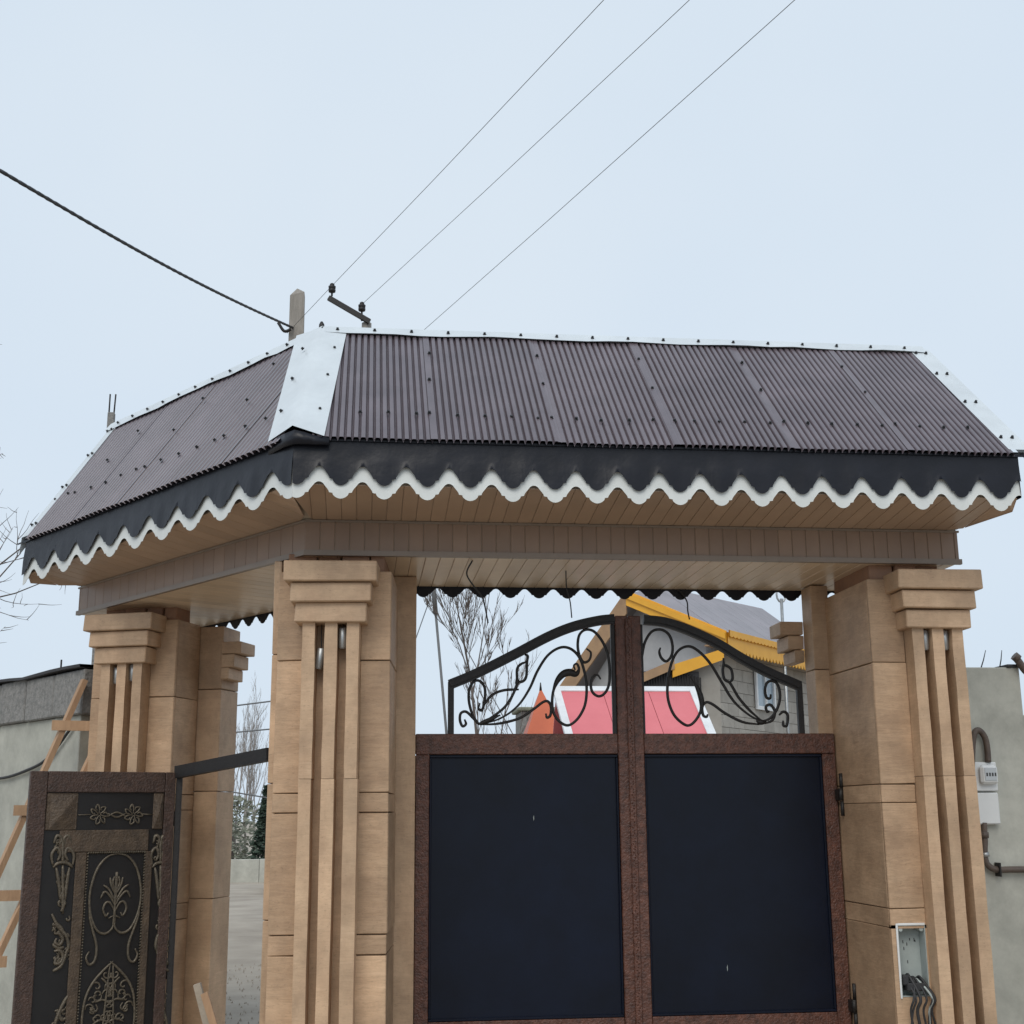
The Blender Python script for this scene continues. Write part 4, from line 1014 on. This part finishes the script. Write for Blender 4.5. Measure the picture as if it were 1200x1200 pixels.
# parked car
ca = onZ(300, 1046, GZ); cx_, cy_ = ca.x+.95, ca.y+.5
car = empty('parked_car', (cx_+.2, cy_, GZ), math.radians(96), 'white car parked in the yard beyond the wicket', 'car')
mb = MB(); L_, Wc = 3.9, .82
prof = [(-1.95,.35),(-1.95,.72),(-1.75,.86),(-1.1,.92),(-.55,1.36),(.75,1.40),(1.45,.98),(1.9,.92),(1.95,.55),(1.95,.32)]
vs = []
for sy in (-1, 1):
    for x, z in prof: vs.append((x, sy*(Wc if z < 1.0 else Wc*.82), z))
k = len(prof); mb.add(vs, [tuple(range(k)), tuple(range(2*k-1, k-1, -1))]+[(i,(i+1) % k,k+(i+1) % k,k+i) for i in range(k)]); mb.build('body', M_car, car, True)
for sy in (-1, 1):
    MB().extrude([(-.95, sy*(Wc*.93), .97), (-.5, sy*(Wc*.85), 1.3), (.7, sy*(Wc*.85), 1.33), (1.25, sy*(Wc*.93), .99)], (0, sy*.02, 0)).build('side_window', M_tyre, car, True)
    for x in (-1.25, 1.2):
        wh = MB().tube([(x, sy*(Wc-.16), .31), (x, sy*(Wc+.03), .31)], .31, 16).build('wheel', M_tyre, car, True)
        MB().tube([(x, sy*(Wc+.0), .31), (x, sy*(Wc+.04), .31)], .19, 12).build('rim', M_steel, wh, True)
for sy in (-.6, .6): MB().cbox((-1.97, sy-.14, .68), (-1.93, sy+.14, .8), .01).build('headlight', M_glass, car, True)
MB().extrude([(-1.06,-.62,.95),(-1.06,.62,.95),(-.58,.58,1.34),(-.58,-.58,1.34)], (-.02,0,.015)).build('windscreen', M_tyre, car, True)

# mast with guy wires
mY = 17.
m0_ = onY(508, 690, mY); m1_ = onY(523, 857, mY)
ms = empty('guyed_mast', (m0_.x+.15, mY, 0), 0, 'thin guyed mast standing beyond the left gate leaf', 'mast')
dmm = (m1_-m0_); gnd = m0_+dmm*(m0_.z/-dmm.z)
MB().tube([gnd, m0_], .03, 6).build('mast_tube', M_wireg, ms)
MB().tube([m0_.lerp(m1_, .18), m0_-dmm*.1], .055, 6).build('mast_head', M_wireg, ms)
for px, py in ((486, 752), (568, 800)):
    q = onY(px, py, mY-1.0); d_ = q-m0_; MB().tube([m0_, m0_+d_*(m0_.z/-d_.z)], .012, 4).build('guy_wire', M_wireg, ms)
# lines crossing beyond the wicket and gate
for i, (p, q, Y) in enumerate((((240, 832), (330, 820), 22), ((240, 862), (330, 853), 24), ((240, 922), (330, 938), 26))):
    a = onY(p[0]-140, p[1]+(p[1]-q[1])*1.4, Y); b = onY(q[0]+60, q[1]+(q[1]-p[1])*.6, Y)
    o = MB().tube([a, b], .018, 4).build('distant_wire', M_wireg); tag(o, ('upper', 'middle', 'lower')[i]+' of the three distant lines crossing the sky beyond the wicket', 'wire', 'distant lines beyond the wicket')

# ------------------------------------------------------------------ buildings beyond the gate
# red roofed shed
SY = 10.
def q_(px, py, Y): return onY(px, py, Y)
sh = empty('red_roof_shed', (q_(735, 850, SY).x, SY, 0), 0, 'low shed with pink red metal roof and white edge trim beyond the gate', 'shed')
r0, r1 = q_(652, 806, SY+1.5), q_(812, 810, SY+1.5); rz_ = (r0.z+r1.z)/2
f0, f1 = q_(668, 866, SY), q_(836, 866, SY); fz_ = min(f0.z, f1.z)
r0.z = r1.z = rz_; f0.z = f1.z = fz_
d_ = (f0-r0); f0 = r0+d_*1.25; d_ = (f1-r1); f1 = r1+d_*1.25
nn_ = (r1-r0).cross(f0-r0).normalized(); nn_ = nn_ if nn_.z > 0 else -nn_
kk = 3
for i in range(kk):
    a, b = r0.lerp(r1, i/kk), r0.lerp(r1, (i+1)/kk-.004); c, d = f0.lerp(f1, i/kk), f0.lerp(f1, (i+1)/kk-.004)
    MB().extrude([a, b, d, c], nn_*-.03).build('roof_sheet', M_red, sh)
def edge(a, b, w, m, name, par, lift=.02, nrm=nn_):
    d = (b-a).normalized(); s_ = d.cross(nrm).normalized()*w
    MB().extrude([a+nrm*lift-s_*.5, b+nrm*lift-s_*.5, b+nrm*lift+s_*.5, a+nrm*lift+s_*.5], nrm*-.06).build(name, m, par)
edge(r0-X*.04, r1+X*.05, .17, M_hi, 'ridge_trim', sh); edge(r0, f0, .12, M_hi, 'barge_trim', sh, .026); edge(r1, f1, .14, M_hi, 'barge_trim', sh, .026)
MB().cbox((f0.x+.2, f0.y+.15, 0), (f1.x-.25, r0.y+1.2, f0.z+.2), .02).build('shed_wall', M_gable, sh)
MB().extrude([r0, r1, r1+Vector((.1,1.4,-1.0)), r0+Vector((.1,1.4,-1.0))], (0,0,-.03)).build('rear_roof', M_red, sh)
# orange pointed roof
OY = 15.
oo = empty('orange_turret', (q_(637, 850, OY).x, OY, 0), 0, 'narrow building with steep orange pointed roof left of the red roofed shed', 'building')
ap = q_(633.5, 806, OY); hl = q_(612, 870, OY); hr = q_(662, 870, OY); w_ = (hr.x-hl.x)/2; mx = (hr.x+hl.x)/2
bz = hl.z
mb = MB(); mb.add([(mx-w_,OY-w_,bz),(mx+w_,OY-w_,bz),(mx+w_,OY+w_,bz),(mx-w_,OY+w_,bz),(ap.x,OY,ap.z)], [(0,1,4),(1,2,4),(2,3,4),(3,0,4),(3,2,1,0)]); mb.build('roof', M_orange, oo)
MB().cbox((mx-w_*.8, OY-w_*.8, 0), (mx+w_*.8, OY+w_*.8, bz+.03), .02).build('wall', M_gable, oo)
MB().tube([ap-Vector((0,0,.06)), ap+Vector((0,0,.10))], [.03, .01], 6).build('finial', M_iron, oo)
c = q_(622, 838, OY+2); sb = empty('grey_shed', (c.x, OY+2, 0), 0, 'dark grey green hut partly hidden by the orange pointed roof', 'shed')
MB().cbox((c.x-.2, OY+2, 0), (c.x+.9, OY+3, c.z+.08), .02).build('wall', M_rough, sb); MB().cbox((c.x-.27, OY+1.9, c.z+.082), (c.x+1, OY+3.1, c.z+.16), .02).build('roof', M_bush, sb)

# yellow trimmed house
HY = 24.
hs = empty('yellow_trim_house', (q_(830, 900, HY).x, HY, 0), 0, 'stone clad house with grey roof and bright yellow scalloped eaves beyond the gate', 'house')
YAWh = math.radians(34)-YAW
hd = Vector((math.sin(math.radians(34)+YAW), math.cos(math.radians(34)+YAW), 0))      # side eave direction, receding to the right
hg = Vector((-hd.y, hd.x, 0))                                                       # along the gable, to the left and back
Bc = onY(850, 744, HY-1.2)                                                          # eave corner
n_g = hd
pk = onP(735, 697, Bc, n_g)                                                        # ridge peak in the gable plane
Lc = onP(655, 812, Bc, n_g)                                                        # foot of the left barge
ze = Bc.z
Dc = Bc+hd*9
pk2 = pk+hd*9; Lc2 = Lc+hd*9
# roof slope right, in panels, with a hip at its far end
T0 = onY(768, 686, HY+1.8); T1 = onY(893, 713, HY+6.5); Dc = Bc+hd*8.2
kk = 9
for i in range(kk):
    a = Bc.lerp(Dc, i/kk); b = Bc.lerp(Dc, (i+1)/kk-.002); c = T0.lerp(T1, (i+1)/kk-.002); d = T0.lerp(T1, i/kk)
    MB().extrude([a, b, c, d], (0,0,-.05)).build('roof_sheet', M_slate, hs)
MB().extrude([Bc+hg*.02, T0, pk], (0,0,-.05)).build('roof_slope', M_slate, hs)
MB().extrude([Dc, T1, Dc+hg*6], (0,0,-.05)).build('roof_slope', M_slate, hs)
MB().extrude([pk, pk2, Lc2, Lc], (.03,0,-.05)).build('roof_slope', M_slate, hs)
def hboard(a, b, h, t, m, name, off_):
    d = (b-a); vs = [a, b, b-Zv*h, a-Zv*h]; MB().extrude([v+off_ for v in vs], -hd*t).build(name, m, hs)
hboard(pk+Zv*.12, Bc+Zv*.10+hg*-.05, .42, .06, M_yellow, 'barge_board', -hd*.02)
hboard(pk+Zv*.06-hd*.07, Bc+Zv*.04+hg*-.05-hd*.07, .16, .05, M_yellow, 'barge_moulding', -hd*.02)
hboard(pk+Zv*.1, Lc+Zv*.1, .62, .06, M_barge, 'barge_board', -hd*.021)
def hval(a, d, L, h, per, name):
    b_ = MB(); us = []; k = int(L/per*4)
    for i in range(k+1):
        s_ = L*i/k; us.append((a+d*s_, h*(1+.28*[0, .7, 1, .7][i % 4])))
    poly = [p for p, z in us]+[p-Zv*z for p, z in reversed(us)]
    k = len(us); o_ = d.cross(Zv)*.03
    vs = [p for p, z in us]+[p-Zv*z for p, z in us]+[p+o_ for p, z in us]+[p-Zv*z+o_ for p, z in us]
    fs = []
    for i in range(k-1): fs += [(i,i+1,k+i+1,k+i), (2*k+i,2*k+i+1,3*k+i+1,3*k+i), (k+i,k+i+1,3*k+i+1,3*k+i), (i,i+1,2*k+i+1,2*k+i)]
    b_.add(vs, fs); b_.build(name, M_yellow, hs)
hval(Bc-hg*.06-hd*.05+Zv*.06, hd, 9, .42, .22, 'eave_valance')
hval(Bc-hg*.12-hd*.05+Zv*.11, hd, 9, .14, .22, 'eave_valance')
# walls
wb = Bc+hg*.55+hd*.5; wl_ = Lc-hg*.35+hd*.5
wtop = ze-.05
pk_w = pk+hd*.5
MB().extrude([Vector((wb.x,wb.y,0)), Vector((wb.x,wb.y,wtop+.15)), pk_w-Zv*.35, Vector((wl_.x,wl_.y,Lc.z-.3)), Vector((wl_.x,wl_.y,0))], hd*.2).build('gable_wall', M_gable, hs)
# tiled side wall
LS = 8; rows = 14; cols = 12
for r_ in range(rows):
    z0_, z1_ = 1.6+(wtop-1.6)*r_/rows, 1.6+(wtop-1.6)*(r_+1)/rows-.012
    o_ = .5*(r_ % 2)
    for c_ in range(cols+1):
        s0_ = max(0, (c_-o_)*LS/cols); s1_ = min(LS, (c_+1-o_)*LS/cols-.012)
        if s1_-s0_ < .05: continue
        a = wb+hd*s0_; b = wb+hd*s1_
        MB().extrude([Vector((a.x,a.y,z0_)), Vector((b.x,b.y,z0_)), Vector((b.x,b.y,z1_)), Vector((a.x,a.y,z1_))], hg*.05).build('stone_tile', M_housewall, hs)
a = wb+hg*.052; b = wb+hd*LS+hg*.052
MB().extrude([Vector((a.x,a.y,0)), Vector((b.x,b.y,0)), Vector((b.x,b.y,wtop)), Vector((a.x,a.y,wtop))], hg*.2).build('side_wall', M_mortar, hs)
MB().extrude([at(wb-hg*.02, 0), at(b-hg*.09, 0), at(b-hg*.09, 1.58), at(wb-hg*.02, 1.58)], hg*.06).build('plinth', M_housewall, hs)
# soffit under the eave
MB().extrude([Bc-hg*.02-Zv*.25, Dc-hg*.02-Zv*.25, Dc+hg*.6-Zv*.25, Bc+hg*.6-Zv*.25], (0,0,.04)).build('soffit', M_barge, hs)
# window in the side wall
wa = onP(884, 788, wb, hg); wc = onP(905, 830, wb, hg)
z1_, z0_ = wa.z, wc.z; s0_ = (wa-wb).dot(hd); s1_ = (wc-wb).dot(hd)
def hw(s_, z, o_=0.): p = wb+hd*s_-hg*o_; return Vector((p.x, p.y, z))
wn = MB().extrude([hw(s0_,z0_,.02), hw(s1_,z0_,.02), hw(s1_,z1_,.02), hw(s0_,z1_,.02)], -hg*.02).build('window', M_pane, hs)
fw = .10
for (sa, sb_, za, zb_) in ((s0_-fw,s0_,z0_-fw,z1_+fw),(s1_,s1_+fw,z0_-fw,z1_+fw),(s0_,s1_,z0_-fw,z0_),(s0_,s1_,z1_,z1_+fw),((s0_+s1_)/2-.04,(s0_+s1_)/2+.04,z0_,z1_)):
    MB().extrude([hw(sa,za,.03), hw(sb_,za,.03), hw(sb_,zb_,.03), hw(sa,zb_,.03)], -hg*.06).build('window_frame', M_hi, wn)
# projecting porch roof with dark slatted gable
n_p = Vector((0.25, 1, 0)).normalized()
PYp = HY-3.5
pp_ = lambda x, y: onY(x, y, PYp)
pc0, pc1 = pp_(788, 779), pp_(848, 760)
MB().extrude([pc0, pc1, pc1-Zv*.26, pc0-Zv*.30], (0,.06,0)).build('porch_barge', M_yellow, hs)
MB().extrude([pc0+Vector((0,.06,0)), pc1+Vector((0,.06,0)), pc1+Vector((0,4.0,0)), pc0+Vector((0,4.0,0))], (0,0,-.05)).build('porch_roof', M_slate, hs)
e_l, e_r = pp_(745, 793), pp_(790, 774)
MB().extrude([e_l, e_r, e_r+Vector((0,3,.1)), e_l+Vector((0,3,.1))], (0,0,-.06)).build('porch_roof', M_slate, hs)
MB().extrude([e_l+Vector((0,-.03,.02)), e_r+Vector((0,-.03,.02)), e_r+Vector((0,-.03,-.2)), e_l+Vector((0,-.03,-.2))], (0,.03,0)).build('porch_barge', M_barge, hs)
for i in range(26):
    px = 745+i*3.05; top = (796-(px-745)*.45) if px < 790 else (784+(px-790)*.3); bot = 812-(.0 if px < 812 else (px-812)*.0)
    if top > bot-3: continue
    a = pp_(px, top); b = pp_(px+2.3, bot)
    MB().cbox((a.x, PYp+.10, b.z), (b.x, PYp+.13, a.z), .004).build('gable_slat', M_iron, hs)
a = pp_(745, 796); b = pp_(822, 812); MB().cbox((a.x, PYp+.14, b.z), (b.x, PYp+.2, pp_(790,786).z), .01).build('gable_backing', M_mem, hs)
a = pp_(795, 783); b = pp_(846, 900)
MB().extrude([pp_(800,783)+Vector((0,.3,0)), pp_(846,768)+Vector((0,.3,0)), at(pp_(846,768)+Vector((0,.3,0)),0), at(pp_(800,783)+Vector((0,.3,0)),0)], (0,3,0)).build('porch_wall', M_housewall, hs)
# small vent mast on the roof side
v0 = onP(918, 745, Bc, hg); v1 = onP(917, 703, Bc, hg)
mv = empty('vent_mast', (v0.x-.1, v0.y-.2, 0), 0, 'thin galvanised mast with ring top in front of the grey house roof', 'mast')
MB().tube([Vector((v0.x-.1, v0.y-.2, 0)), v1+Vector((-.1,-.2,0))], .045, 6).build('mast_tube', M_steel, mv)
rc = v1+Vector((-.1,-.2,.12)); MB().tube([rc+Vector((math.cos(a*PI/6)*.13, 0, math.sin(a*PI/6)*.22)) for a in range(13)], .03, 5, caps=False).build('ring', M_steel, mv)
